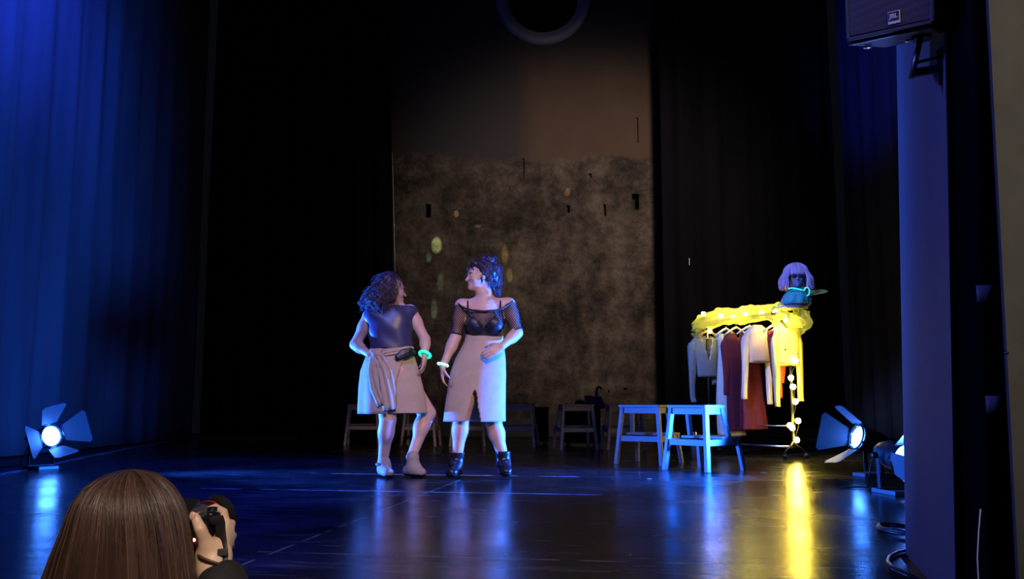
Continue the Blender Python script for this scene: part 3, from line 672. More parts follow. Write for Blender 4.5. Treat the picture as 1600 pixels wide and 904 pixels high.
def foot_at(px, py, yaw, lx, ly):
    p = fl(px, py); R = Matrix.Rotation(yaw, 3, 'Z'); q = p - R @ Vector((lx, ly, 0)); q.z = 0; return q
spots = [(1106, 738.5, -50, .205, -.15, 'wooden step stool brightly lit blue and cyan, nearest to the clothes rack'),
         (1034, 727.5, -32, .205, -.15, 'blue-lit wooden step stool overlapping the brightest stool on its left side'),
         (1008, 703, 4, .205, -.15, 'dim wooden step stool in the back row, partly behind the blue-lit stool'),
         (933, 702, 8, .205, -.15, 'dim wooden step stool standing in front of the black case with the lamp'),
         (835, 699, -8, .205, -.15, 'dim wooden step stool just right of the dancer in the mesh sleeves'),
         (757, 697, 3, .205, -.15, 'dim step stool seen behind the legs of the dancer in boots'),
         (680, 697, -4, .205, -.15, 'dim step stool seen behind the dancer with the tied jacket'),
         (592, 696, 5, .205, -.15, 'dim wooden step stool at the left end of the back row')]
for (px, py, yaw, lx, ly, lab) in spots:
    yw = math.radians(yaw); q = foot_at(px, py, yw, lx, ly)
    if first: stool.location = q; stool.rotation_euler = (0, 0, yw); stool['label'] = lab; first = False
    else: dup(stool, q, yw, lab)

# ================================================================== BLACK BOXES behind the stools
def gear_case(px0, px1, ytop, Y, dep, label):
    a = at(px0, 640, Y); b = at(px1, 640, Y); h = at(px0, ytop, Y).z; cx = (a.x + b.x) / 2; w_ = b.x - a.x
    r = thing('equipment_case', (cx, Y, 0), label, 'case')
    MB().box((cx, Y + dep / 2, h * .46 + .02), (w_, dep, h * .92 - .04), bev=.01).build('body', M['casematte'], r)
    MB().box((cx, Y + dep / 2, h * .955), (w_ + .012, dep + .012, h * .09), bev=.01).build('lid', M['casematte'], r)
    for sx in (-1, 1):
        for sy in (.1, .9): MB().lathe([(0, .022), (.022, .022)], (cx + sx * (w_ / 2 - .04), Y + dep * sy, 0), (0, 0, 1), 12).build('foot', M['blackrub'], r)
    MB().tube([(cx - .05, Y - .012, h * .7), (cx - .05, Y - .03, h * .7), (cx + .05, Y - .03, h * .7), (cx + .05, Y - .012, h * .7)], .006, 6).build('handle', M['blackmetal'], r, True)
    return r, h, cx, w_
gear_case(834, 857, 635.5, 11.2, .3, 'narrow black box standing between two dim step stools')
r, h, cx, w_ = gear_case(884, 938, 634, 10.75, .34, 'black equipment case behind a dim step stool, lamp on top')
Yc = 10.90; sl = thing('stage_light', (cx, Yc, h), 'small dark stage light with upright hook clamp lying on the case', 'stage light')
k = F / Yc
def q(px, py, dy=0): return at(px, py, Yc + dy)
MB().prism([q(921, 619, 0), q(938, 619, 0), q(946, 634, 0), q(945, 637.5, 0), q(922, 637.5, 0)], (0, 1, 0), .16).build('lamp_head', M['par_can'], sl)
MB().box(q(919, 626), (.085, .10, .13), bev=.01).build('ballast', M['par_can'], sl)
MB().lathe([(-.07, .07), (0, .07), (.05, .05), (.07, .01)], q(906, 632), (0, 0, 1), 20).build('lens_housing', M['par_can'], sl, 'auto')
MB().tube([q(932, 622), q(932, 612), q(933, 606), q(936, 604), q(939, 606), q(939, 608)], .016, 8).build('hook_clamp', M['blackmetal'], sl, True)
MB().beam(q(902, 636.5), q(940, 636.5), .06, .02).build('base_plate', M['par_can'], sl)

# ================================================================== BOTTLE
b = fl(1085, 717); bt = thing('steel_bottle', b, 'slim shiny steel bottle on the floor between the two lit stools', 'bottle')
bt.location = b; MB().lathe([(0, .036), (.004, .038), (.185, .038), (.20, .034), (.212, .024)], b, (0, 0, 1), 24).build('body', mat('brushed_steel', (.75, .66, .5), .3, 1.0), bt, 'auto')
MB().lathe([(.212, .026), (.214, .028), (.245, .028), (.250, .024)], b, (0, 0, 1), 20).build('cap', M['steel'], bt, 'auto')

# ================================================================== PAR CANS
def par_can(loc_lens, direction, roll, floor_z, label, doors, rad=.1, lit=True, s=1.0, up=(0, 0, 1), length=.27):
    """loc_lens: lens centre; doors: four (open angle, length, half width) clockwise from the top"""
    D = Vector(direction).normalized(); c = Vector(loc_lens)
    R = frame(D, up) @ Matrix.Rotation(roll, 3, 'Y')
    T = Matrix.Translation(c) @ R.to_4x4()
    def loc(p): return T @ Vector(p)
    root = thing('par_can_light', (c.x - D.x * .14, c.y - D.y * .14, floor_z), label, 'stage light', 'floor stage lights with barn doors')
    def mbT(): m = MB(); m.T = T; return m
    P_ = rad
    mbT().lathe([(0, P_), (-.03, P_), (-.03, P_ * .97), (-length * .55, P_ * .95), (-length * .8, P_ * .72), (-length, P_ * .42), (-length - .004, P_ * .1)], (0, 0, 0), (0, 1, 0), 36).build('can', M['par_can'], root, 'auto')
    mbT().lathe([(.003, P_ * .92), (.008, P_ * .85), (.014, P_ * .5), (.016, .001)], (0, 0, 0), (0, 1, 0), 32, cap=False).build('lens', M['lens_blue'] if lit else M['black'], root, True)
    m = mbT(); n_ = 40
    m.tube([(math.cos(2 * math.pi * i / n_) * P_ * 1.02, .016, math.sin(2 * math.pi * i / n_) * P_ * 1.02) for i in range(n_)], .007, 6, closed=True)
    m.build('front_ring', M['blackmetal'], root, True)
    for a in (.3, 1.2, 2.1, 3.6, 4.6, 5.6):
        m = mbT(); m.box((math.cos(a) * P_ * 1.08, .004, math.sin(a) * P_ * 1.08), (.018, .03, .018), bev=.003); m.build('clip', M['chrome'], root)
    for i, (ang, ln, hw) in enumerate(doors):
        if ln == 0: continue
        a = -i * math.pi / 2; Rz = Matrix.Rotation(a, 4, 'Y')
        m = MB(); m.T = T @ Rz @ Matrix.Translation((0, .022, P_ * 1.12)) @ Matrix.Rotation(math.radians(90 - ang), 4, 'X')
        w0 = P_ * .72; m.prism([(-w0, 0, 0), (w0, 0, 0), (hw, ln - .02, 0), (hw - .02, ln, 0), (-hw + .02, ln, 0), (-hw, ln - .02, 0)], (0, 0, 1), .003)
        d_ = m.build('barn_door', M['door_metal'], root)
        m2 = MB(); m2.T = m.T; m2.tube([(-w0, 0, 0), (w0, 0, 0)], .006, 8); m2.build('hinge', M['chrome'], d_, True)
    # yoke: two arms from the pivots meeting at a floor plate
    hx = Vector((D.y, -D.x, 0)).normalized(); pv = c - D * (length * .42); base = Vector((pv.x, pv.y, floor_z))
    arm = .02 + P_; m = MB()
    zt = floor_z + .03
    for sgn in (-1, 1):
        m.beam(pv + hx * sgn * arm, Vector((pv.x, pv.y, zt)) + hx * sgn * arm * .95, .03, .006, up=hx)
    m.beam(Vector((pv.x, pv.y, zt)) - hx * arm, Vector((pv.x, pv.y, zt)) + hx * arm, .03, .008, up=(0, 0, 1)); m.build('yoke', M['blackmetal'], root)
    for sgn in (-1, 1): MB().lathe([(0, .018), (.025, .018), (.03, .012)], pv + hx * sgn * (arm + .002), hx * sgn, 14).build('yoke_knob', M['black'], root, True)
    MB().box(base + Vector((0, 0, .0125)), (.24, .16, .024), Matrix.Rotation(math.atan2(D.y, D.x), 3, 'Z'), bev=.003).build('floor_plate', M['door_metal'], root)
    cb = [pv - D * length * .55, pv - D * length * .9 - Vector((0, 0, .08)), Vector((pv.x, pv.y, floor_z + .012)) - D * .30, Vector((pv.x, pv.y, floor_z + .008)) - D * .34 + hx * .15]
    cb[2].z = floor_z + .012; cb[3].z = floor_z + .008; MB().tube(cb, .005, 6).build('cable', M['blackrub'], root, True)
    return root
pf = fl(70, 733); LL = at(79, 681, pf.y)
par_can(LL, (.80, -.52, .16), math.radians(14), pf.z, 'blue-lit stage light with open barn doors on the floor at the far left', [(48, .19, .10), (38, .19, .13), (60, .16, .10), (35, .20, .13)], rad=.083)
pr = fl(1356, 744); RL = at(1341, 683, pr.y)
par_can(RL, (-.93, -.16, .28), math.radians(4), pr.z, 'blue-lit stage light with barn doors facing the dancers, right of the rack', [(66, .19, .055), (112, 0, .07), (48, .20, .10), (62, .20, .14)], rad=.085)
p3 = fl(1392, 774); R3 = at(1415, 716, p3.y)
par_can(R3, (.15, -.97, -.12), math.radians(12), p3.z, 'second stage light beside the jamb, pointing away, pale lower barn door', [(60, .19, .09), (60, .17, .10), (70, .22, .085), (82, .27, .085)], rad=.085)
# the light those lamps throw
lamp('beam_left', 'SPOT', LL + Vector((.80, -.52, .16)).normalized() * .23, (-.3, 6.2, .75), (0.02, 0.13, 1.0), 3500, .06, 58, .7)
lamp('beam_right', 'SPOT', RL + Vector((-.93, -.16, .28)).normalized() * .23, (0.1, 6.35, .75), (0.012, 0.13, 1.0), 3900, .06, 88, .7)
lamp('beam_behind_jamb', 'SPOT', R3 + Vector((.15, -.97, -.12)).normalized() * .05, (1.6, 3.2, .3), (0.1, 0.20, 1.0), 90, .06, 80, .7)
# cable loops by the jamb
pts = []
for i in range(46):
    t = i / 45; a = t * 4 * math.pi; c = fl(1408, 832); pts.append(Vector((c.x + .07 * math.cos(a) + .01 * t, c.y + .16 * math.sin(a), .008 + .012 * t)))
tag(MB().tube(pts, .006, 8).build('cable_coil', M['blackrub'], None, True, pivot=fl(1408, 832)), 'small coil of black cable on the floor by the blue jamb', 'cable')
pxs = [(1418, 862), (1404, 865), (1390, 872), (1387, 880), (1392, 888), (1404, 893), (1420, 900), (1440, 912)]
pts = [fl(*p) + Vector((0, 0, .007)) for p in pxs]
tag(MB().tube(pts, .006, 8).build('loose_cable', M['blackrub'], None, True, pivot=pts[0]), 'loose black cable looping across the floor at the foot of the jamb', 'cable')

# ================================================================== PEOPLE
random.seed(5)
def skirt(name, rows, m, parent, Y0, fold=.05, nf=8, seed=0, depth=.72, slit=None, yaw=0.0, solid=.006):
    """rows: (px centre, py, half width in m)"""
    X = Vector((math.cos(yaw), math.sin(yaw), 0)); Yx = Vector((-math.sin(yaw), math.cos(yaw), 0)); rings = []
    dense = []
    for i in range(len(rows) - 1):
        for t in (0, .125, .25, .375, .5, .625, .75, .875): dense.append([rows[i][j] * (1 - t) + rows[i + 1][j] * t for j in range(len(rows[i]))])
    dense.append(list(rows[-1]))
    for row in dense:
        px, py, hw = row[:3]; dd = row[3] if len(row) > 3 else depth
        rings.append((at(px, py, Y0), hw, hw * dd, X, Yx))
    vs, fs = loft(rings, 180, fold, nf, seed)
    # slanted hem given by column 4 handled by the caller through hem()
    if slit:
        cx, half, rows_n = slit; n = 180; keep = []
        for f in fs:
            r_ = f[0] // n; k = (f[0] % n); ang = 360 * (k + .5) / n; t = (r_ - (len(dense) - 1 - rows_n)) / rows_n
            if t >= 0 and abs(ang - cx) < half * (t + .25): continue
            keep.append(f)
        fs = keep
    return pyobj(name, vs, fs, m, parent, True, solid=solid)

# ------------------------------------------------------------ left dancer (seen from behind)
YL = fl(620, 745).y
base = fl(622, 744); base.z = 0
P1 = thing('person', base, 'dancer seen from behind in dark sleeveless blouse, beige jacket tied at waist, green glow bracelet', 'person')
def J(px, py, dy=0.0): return at(px, py, YL + dy)
hc = J(612, 452, .02)
hp, HP, HR = head_prims(hc, (.88, .42, -.05), (0.05, 0, 1), .96)
pr_ = list(hp)
nk = J(607, 484, 0)
pr_ += [('c', hc + Vector((-.01, 0, -.05)), nk, .046, .048, .03), ('c', nk, J(608, 500), .05, .07, .04)]
sL, sR = J(578, 494, 0), J(641, 487, .05)
pr_ += [('c', sL, sR, .052, .052, .04), ('e', J(610, 515, .02), (.145, .10, .16), None, .04), ('e', J(611, 548, .02), (.118, .088, .12), None, .05), ('e', J(615, 582, .02), (.165, .125, .125), None, .05)]
eL, wL = J(555, 538, .02), J(577, 553, -.10)
eR, wR = J(664, 530, .02), J(664, 553, -.04)
pr_ += limb(sL, eL, .046, .036, (.35, (0, 0, 0), .045)) + limb(eL, wL, .036, .026, (.3, (0, 0, 0), .037))
pr_ += limb(sR, eR, .046, .036, (.35, (0, 0, 0), .045)) + limb(eR, wR, .036, .026, (.35, (0, 0, 0), .036))
pr_ += hand_prims(wL, (.75, -.1, -.55), (.5, .8, .3), (.3, 0, 1), .45)
pr_ += hand_prims(wR, (-.08, -.12, -1), (-1, .1, 0), (0, 1, 0), .32)
hipL, hipR = J(601, 596, .02), J(632, 596, .02)
kL, kR = J(606, 655, -.06), J(668, 645, .12)
aL, aR = J(598, 724, .03), J(643, 714, .04)
pr_ += limb(hipL, kL, .088, .058, k=.04) + limb(kL, aL, .053, .034, (.28, (0, -.014, 0), .056))
pr_ += limb(hipR, kR, .088, .060, k=.04) + limb(kR, aR, .053, .034, (.28, (-.012, -.014, 0), .056))
pr_ += [('c', aL, J(604, 737, -.02), .034, .03, .02), ('c', aR, J(652, 734, -.02), .034, .03, .02)]
body = imp_obj('body', pr_, .0065, M['skin'], P1)
face_parts(HP, HR, P1, .96)
# blouse
tor = [('c', J(583, 494), J(637, 488, .04), .060, .060, .04), ('e', J(610, 514, .02), (.150, .105, .165), None, .04), ('e', J(612, 546, .02), (.138, .10, .12), None, .05), ('c', J(609, 486, .01), J(610, 498, .01), .045, .07, .03)]
zh = J(612, 546).z; zt = J(608, 477).z
def cloth_wr(FD, X, Y, Z):
    w_ = .004 * np.sin(X * 34 + Z * 22) * np.sin(Z * 17 + 1)
    return np.maximum(np.maximum(FD + w_, (zh + .01 * np.sin(X * 25)) - Z), Z - zt)
imp_obj('blouse', tor, .0065, M['blouse'], P1, inflate=.016, post=cloth_wr)
# beige skirt, jacket wrapped round the waist with knotted sleeves
skirt('skirt', [(612, 545, .135), (613, 560, .160), (615, 585, .185), (618, 612, .200), (620, 632, .205), (621, 645, .205)], M['beige'], P1, YL + .02, .035, 7, 3, .66)
jw = skirt('tied_jacket', [(612, 545, .150, .72), (610, 557, .170, .74), (609, 580, .200, .75), (611, 605, .218, .74), (612, 646, .228, .72)], M['beige'], P1, YL + .02, .05, 9, 11)
bm = bmesh.new(); bm.from_mesh(jw.data)   # the jacket covers only the left and back
kill = [f for f in bm.faces if (f.calc_center_median().x + base.x) > J(632, 560).x - .25 * max(0, (J(600, 560).z - f.calc_center_median().z))]
bmesh.ops.delete(bm, geom=kill, context='FACES'); bm.to_mesh(jw.data); bm.free()
def strip(name, pts, ws, m, parent, t=.012, fac=(0, -1, 0), wav=.006):
    """soft cloth strip with width along the view-plane and gentle waves"""
    vs = []; fs = []; n = 8; P = []
    for i in range(len(pts) - 1):
        for q_ in range(4): u = q_ / 4; P.append((Vector(pts[i]).lerp(Vector(pts[i + 1]), u), ws[i] * (1 - u) + ws[i + 1] * u))
    P.append((Vector(pts[-1]), ws[-1]))
    for i, (p, w_) in enumerate(P):
        d = (P[min(i + 1, len(P) - 1)][0] - P[max(i - 1, 0)][0]).normalized(); x = d.cross(Vector(fac)).normalized(); y = x.cross(d)
        for k in range(n + 1): u = k / n - .5; vs.append(p + x * u * w_ + y * (wav * math.sin(u * 13 + i * .35) + .35 * w_ * u * u * -1))
    for i in range(len(P) - 1):
        for k in range(n): a = i * (n + 1) + k; fs.append((a, a + 1, a + n + 2, a + n + 1))
    return pyobj(name, vs, fs, m, parent, True, solid=t)
dyb = -.125
kn = imp_obj('jacket_knot', [('e', J(588, 552, dyb), (.035, .03, .028), None, .01), ('c', J(582, 548, dyb), J(596, 558, dyb), .02, .022, .01), ('c', J(594, 547, dyb), J(583, 560, dyb), .018, .02, .01)], .005, M['beige'], P1)
strip('jacket_sleeve', [J(586, 556, dyb - .01), J(584, 580, dyb - .025), J(588, 605, dyb - .03), J(597, 632, dyb - .03)], [.06, .075, .08, .06], M['beige'], P1, .016, wav=.010)
strip('jacket_sleeve', [J(592, 556, dyb - .015), J(602, 580, dyb - .03), J(606, 610, dyb - .035), J(609, 640, dyb - .035)], [.06, .09, .095, .085], M['beige'], P1, .018, wav=.012)
strip('waist_band', [J(578, 549, -.10), J(592, 552, -.115), J(612, 549, -.11), J(634, 546, -.09), J(646, 546, -.03)], [.04, .045, .045, .045, .04], M['beige'], P1, .012)
strip('waist_bag', [J(619, 560, -.13), J(630, 552, -.12), J(641, 549, -.10), J(647, 552, -.05)], [.028, .055, .055, .03], M['black'], P1, .02, wav=.001)
# shoes
def shoe(parent, ankle, toe, m, h=.07, cuff=None, zsole=0.012, name='shoe', rcuff=.045):
    ankle = Vector(ankle); toe = Vector(toe); d = toe - ankle; d.z = 0; L = d.length; d.normalize(); heel = ankle - d * .045
    sd = Vector((d.y, -d.x, 0)); z = Vector((0, 0, 1)); gz = toe.z - .022
    p = [('c', Vector((heel.x, heel.y, gz + .035)), Vector((ankle.x, ankle.y, gz + .05)) + d * .03, .036, .038, .02), ('c', Vector((ankle.x, ankle.y, gz + .045)) + d * .02, Vector((toe.x, toe.y, gz + .024)) - d * .03, .038, .028, .03),
         ('e', Vector((toe.x, toe.y, gz + .026)) - d * .045, (.038, .05, .024), Matrix((sd, d, z)).transposed(), .03),
         ('c', Vector((ankle.x, ankle.y, gz + .05)), ankle + Vector((0, 0, h * .5)), .042, rcuff, .03)]
    o = imp_obj(name, p, .005, m, parent, post=lambda FD, X, Y, Z: np.maximum(FD, gz - Z))
    so = imp_obj('sole', p, .005, M['black'], o, inflate=.003, post=lambda FD, X, Y, Z: np.maximum(np.maximum(FD, gz - .010 - Z), Z - gz - .016))
    return o
tL = fl(592, 741); tL = J(596, 739, -.14); tL.z = .032
s1 = shoe(P1, J(600, 730, 0), Vector((J(606, 740).x + .03, YL - .13, .032)), M['shoe'])
MB().tube([J(599, 725, 0) + Vector((.045 * math.cos(a * .5236), .045 * math.sin(a * .5236), 0)) for a in range(12)], .012, 8, closed=True).build('ankle_strap', M['brownleather'], s1, True)
shoe(P1, J(645, 722, .0), Vector((J(664, 742).x, YL - .06, .032)), M['shoe'])
# glow bracelet
def ring_pts(c, axis, r, n=20):
    d = Vector(axis).normalized(); x = d.orthogonal().normalized(); y = d.cross(x); return [Vector(c) + x * math.cos(2 * math.pi * i / n) * r + y * math.sin(2 * math.pi * i / n) * r for i in range(n)]
MB().tube(ring_pts(wR + Vector((0, 0, -.002)), (.3, .55, 1), .040), .010, 8, closed=True).build('glow_bracelet', M['glow_green'], P1, True)
# curly bob
def hair_blob(name, c, R, s, prims, m, parent, curl, nst, rad, seed, h=.006, length=.12, ymax=9):
    rnd = random.Random(seed)
    def lump(FD, X, Y, Z): return FD + .008 * np.sin(X * 60 + Z * 35) * np.sin(Y * 55 + Z * 25) + .004 * np.sin(X * 130 + 2) * np.sin(Z * 110)
    o = imp_obj(name, prims, h, m, parent, post=lump); set_tone(o, 12)
    V = [v.co + root_loc(parent) for v in o.data.vertices]; N = [v.normal.copy() for v in o.data.vertices]; paths = []
    for _ in range(nst):
        i = rnd.randrange(len(V)); p = V[i].copy(); nrm = N[i]
        if (p - c).dot(R.col[1]) > ymax and p.z < c.z + .06: continue
        out = (p - c).normalized(); d = Vector((0, 0, -1)) + out * .55 + Vector((rnd.uniform(-1, 1), rnd.uniform(-1, 1), rnd.uniform(-.6, .6))) * curl; d -= nrm * d.dot(nrm) * .9; d.normalize()
        pts = []; ph = rnd.uniform(0, 6.28); sd = d.cross(nrm).normalized() if d.cross(nrm).length > 1e-3 else d.orthogonal(); L = length * rnd.uniform(.5, 1)
        for k in range(9):
            t = k / 8; pts.append(p + nrm * (.002 + .012 * t * curl + .006 * math.cos(ph + t * 9) * curl) + d * t * L - out * (t * t * .02) + sd * math.sin(ph + t * 9) * .012 * curl * 1.2 + Vector((0, 0, -.02 * t * t)))
        paths.append(pts)
    strands(name + '_strands' if 0 else 'hair_strands', paths, m, o, rad)
    return o
def HE(x, y, z, a, b, c_, k=.02): return ('e', HP(x, y, z), (a, b, c_), HR, k)
hair_blob('hair', hc, HR, 1, [HE(0, -.035, .045, .086, .088, .078), HE(-.05, -.06, -.02, .06, .075, .08), HE(.05, -.06, -.02, .06, .075, .08), HE(0, -.12, -.045, .075, .06, .065, .03), HE(-.02, -.155, -.075, .06, .05, .05), HE(-.072, -.0, -.035, .028, .05, .075), HE(.075, -.02, -.035, .028, .05, .07), HE(.04, -.1, -.095, .07, .06, .04, .03)],
          M['hair_curly'], P1, .75, 900, .0016, 3, length=.09, ymax=-.02)

# ------------------------------------------------------------ right dancer (faces the audience, head turned left)
YR = fl(712, 745).y
base2 = fl(745, 743); base2.z = 0
P2 = thing('person', base2, 'dancer in black bralette with mesh sleeves, long beige skirt and black ankle boots', 'person')
def K(px, py, dy=0.0): return at(px, py, YR + dy)
hc2 = K(750, 431, 0)
hp2, HP2, HR2 = head_prims(hc2, (-.93, -.36, -.02), (-.06, 0, 1), .96)
pr2 = list(hp2)
nk2 = K(757, 462)
pr2 += [('c', hc2 + Vector((.015, .01, -.05)), nk2, .045, .047, .03), ('c', nk2, K(757, 476), .048, .075, .05)]
qL, qR = K(722, 478, 0), K(794, 476, .02)
pr2 += [('c', qL, qR, .052, .052, .04), ('e', K(757, 500, .01), (.142, .098, .15), None, .04), ('e', K(757, 530, .01), (.115, .088, .12), None, .05), ('e', K(750, 575, .01), (.165, .12, .13), None, .05),
        ('e', K(741, 506, -.075), (.058, .050, .056), None, .03), ('e', K(772, 506, -.075), (.058, .050, .056), None, .03)]
fL, vL = K(712, 526, -.01), K(692, 572, -.08)
fR, vR = K(808, 520, -.02), K(784, 541, -.15)
pr2 += limb(qL, fL, .048, .037, (.35, (0, 0, 0), .046)) + limb(fL, vL, .037, .026, (.3, (0, 0, 0), .038))
pr2 += limb(qR, fR, .048, .038, (.35, (0, 0, 0), .046)) + limb(fR, vR, .037, .027, (.3, (0, 0, 0), .038))
pr2 += hand_prims(vL, (-.02, -.12, -1), (1, .1, 0), (0, -1, 0), .38)
pr2 += hand_prims(vR, (-.80, -.25, -.42), (.0, .9, -.2), (0, -.3, 1), .25)
hl2, hr2 = K(735, 596, .01), K(767, 596, .01)
kl2, kr2 = K(722, 648, -.04), K(771, 660, .01)
al2, ar2 = K(713, 722, .0), K(787, 716, .03)
pr2 += limb(hl2, kl2, .080, .058, k=.04) + limb(kl2, al2, .056, .036, (.30, (.0, .014, 0), .060))
pr2 += limb(hr2, kr2, .080, .058, k=.04) + limb(kr2, ar2, .056, .036, (.30, (.0, .014, 0), .060))
body2 = imp_obj('body', pr2, .0065, M['skin'], P2)
face_parts(HP2, HR2, P2, .96)
# bralette: body shell between two heights with a V front
tor2 = [('c', K(730, 480, 0), K(788, 479, .02), .040, .040, .04), ('e', K(757, 500, .01), (.144, .100, .15), None, .04), ('e', K(757, 530, .01), (.120, .090, .12), None, .05), ('e', K(741, 506, -.075), (.060, .052, .058), None, .03), ('e', K(772, 506, -.075), (.060, .052, .058), None, .03)]
zb = K(757, 527).z; ztp = K(757, 488).z; xc = K(757, 500).x; zv = K(757, 513).z; ym = YR
def bra_post(FD, X, Y, Z):
    front = Y < ym - .02
    top = np.where(front, zv + np.minimum(.115, np.abs(X - xc) * 1.15) - np.maximum(0, np.abs(X - xc) - .075) * 2.2, ztp - .03)
    return np.maximum(np.maximum(FD, zb - Z), Z - top)
imp_obj('bralette', tor2, .006, M['bra'], P2, inflate=.007, post=bra_post)
tq = K(757, 497)
def straps():
    for s, sx, tx in ((-1, 732, 737), (1, 781, 782)):
        MB().tube([K(sx + 3 * s, 472, .03), K(sx + 1 * s, 470, -.045), K(sx + 1 * s, 478, -.075), K(sx, 488, -.095), K(tx, 496, -.118)], .0055, 6).build('strap', M['bra'], P2, True)
straps()
# off-shoulder mesh top: band across the chest, netting and sleeves
MB().tube([K(716, 474, -.05), K(724, 481, -.075), K(738, 484, -.100), K(757, 485.5, -.108), K(776, 484, -.100), K(790, 479, -.075), K(801, 470, -.045)], .0065, 6).build('mesh_band', M['bra'], P2, True)
def netpost(FD, X, Y, Z): return np.maximum(np.maximum(FD, K(757, 512).z - Z), Z - (K(757, 485.5).z + .25 * np.maximum(0, np.abs(X - xc) - .06)))
imp_obj('mesh_top', tor2, .008, M['fishnet'], P2, inflate=.005, post=lambda FD, X, Y, Z: np.maximum(netpost(FD, X, Y, Z), Y - ym))
for s, (a, b, u, v_) in ((-1, (qL, fL, .02, .90)), (1, (qR, fR, .02, .92))):
    p0 = a.lerp(b, u); p1 = a.lerp(b, v_)
    MB().tube([p0.lerp(p1, t / 8) for t in range(9)], [.059, .060, .059, .057, .054, .051, .048, .0455, .0435], 24, cap=False).build('mesh_sleeve', M['fishnet'], P2, True)
    MB().tube(ring_pts(p1, b - a, .043), .006, 6, closed=True).build('sleeve_hem', M['bra'], P2, True)
skirt('skirt', [(757, 521, .128, .74), (756, 535, .138, .74), (751, 560, .175, .70), (747, 585, .196, .66), (745, 610, .203, .64), (743, 635, .211, .64), (742, 658, .216, .64)], M['beige'], P2, YR + .01, .018, 5, 5, slit=(266, 12, 16), yaw=.05)
def boot(parent, ankle, top, toe, m):
    ankle = Vector(ankle); top = Vector(top); toe = Vector(toe); d = toe - ankle; d.z = 0; d.normalize(); gz = toe.z - .03; z = Vector((0, 0, 1)); sd = Vector((d.y, -d.x, 0))
    an = Vector((ankle.x, ankle.y, gz + .07)); hl = Vector((ankle.x, ankle.y, gz + .035)) - d * .045
    p = [('c', an, top, .046, .054, .02), ('c', hl, an + d * .02, .038, .042, .02), ('c', an, Vector((toe.x, toe.y, gz + .032)) - d * .04, .042, .032, .03), ('e', Vector((toe.x, toe.y, gz + .03)) - d * .045, (.042, .05, .032), Matrix((sd, d, z)).transposed(), .02)]
    o = imp_obj('boot', p, .005, m, parent, post=lambda FD, X, Y, Z: np.maximum(np.maximum(FD, gz - Z), Z - top.z))
    imp_obj('sole', p, .005, M['blackrub'], o, inflate=.004, post=lambda FD, X, Y, Z: np.maximum(np.maximum(FD, gz - .014 - Z), Z - gz - .020))
    for i in range(4):
        c = an.lerp(Vector((toe.x, toe.y, gz + .05)), i * .16) + z * .046 * (1 - i * .12) if i else an + d * .047 + z * .03
        MB().tube([c - sd * .016, c + d * .004 + z * .003, c + sd * .016], .0028, 5).build('lace', M['greyplastic'], o, True)
    return o
boot(P2, K(713, 733, .0), K(715, 706, .0), Vector((K(706, 745).x, YR - .16, .044)), M['boot'])
boot(P2, K(787, 726, .03), K(786, 704, .03), Vector((K(792, 740).x, YR - .10, .044)), M['boot'])
MB().tube(ring_pts(vL + Vector((0, 0, .012)), (.25, .1, 1), .034), .010, 8, closed=True).build('glow_bracelet', M['glow_white'], P2, True)
def HE2(x, y, z, a, b, c_, k=.02): return ('e', HP2(x, y, z), (a, b, c_), HR2, k)
hair_blob('hair', hc2, HR2, 1, [HE2(0, -.022, .050, .082, .094, .072), HE2(0, .028, .088, .05, .035, .022), HE2(-.055, -.035, .01, .030, .06, .06), HE2(.055, -.035, .01, .030, .06, .06), HE2(0, -.105, .0, .05, .035, .055, .02), HE2(0, -.075, .125, .048, .052, .038, .015), HE2(.0, -.13, .06, .04, .035, .05, .02), HE2(.02, -.145, -.02, .030, .028, .06, .02), HE2(.02, -.14, -.085, .02, .02, .045, .02), ('c', HP2(-.072, .005, .01), HP2(-.068, .012, -.055), .010, .006, .008), ('c', HP2(.072, .005, .01), HP2(.068, .012, -.055), .010, .006, .008)],
          M['hair_dark'], P2, .35, 500, .0013, 8, length=.07, ymax=-.03)
MB().tube(ring_pts(HP2(0, -.075, .092), HR2 @ Vector((0, -.2, 1)), .035), .006, 6, closed=True).build('hair_tie', M['black'], P2, True)

# ------------------------------------------------------------ photographer in the audience (seated, seen from behind)
YP = 1.66
def Q(px, py, Y=YP): return at(px, py, Y)
hcP = Q(205, 838, 1.67)
chair = thing('audience_chair', (hcP.x, 1.50, -.9), 'black chair under the photographer at the stage edge', 'chair')
cx = hcP.x
MB().box((cx, 1.52, -.475), (.44, .42, .04), bev=.012).build('seat', M['black'], chair)
MB().box((cx, 1.27, -.18), (.42, .03, .22), bev=.012).build('backrest', M['black'], chair)
for sx in (-1, 1):
    for (y_, top) in ((1.29, -.10), (1.70, -.49)): MB().beam((cx + sx * .20, y_, -.9), (cx + sx * .20, y_ - (.02 if y_ < 1.4 else 0), top), .022, .022).build('leg', M['blackmetal'], chair)
P3 = thing('person', (hcP.x, 1.55, -.9), 'photographer with long straight brown hair seen from behind, raising a camera', 'person')
hp3, HP3, HR3 = head_prims(hcP, (.55, .83, -.10), (0, 0, 1), 1.0)
pr3 = list(hp3); sh = -.30
def B(x, y, z): return Vector((cx + x, y, z))
pr3 += [('c', hcP + Vector((0, -.015, -.06)), B(0, 1.62, hcP.z - .20), .052, .055, .03), ('c', B(-.16, 1.60, hcP.z - .27), B(.16, 1.60, hcP.z - .27), .055, .055, .05),
        ('e', B(0, 1.60, hcP.z - .36), (.15, .10, .17), None, .05), ('e', B(0, 1.58, hcP.z - .52), (.125, .095, .14), None, .05), ('e', B(0, 1.55, -.345), (.165, .13, .11), None, .05)]
W = Q(334, 893, 1.69)
elb = Q(352, 985, 1.62); elb = B(.31, 1.60, W.z - .20)
pr3 += limb(B(.18, 1.60, hcP.z - .28), elb, .048, .040) + limb(elb, W, .040, .026, (.3, (0, 0, 0), .042))
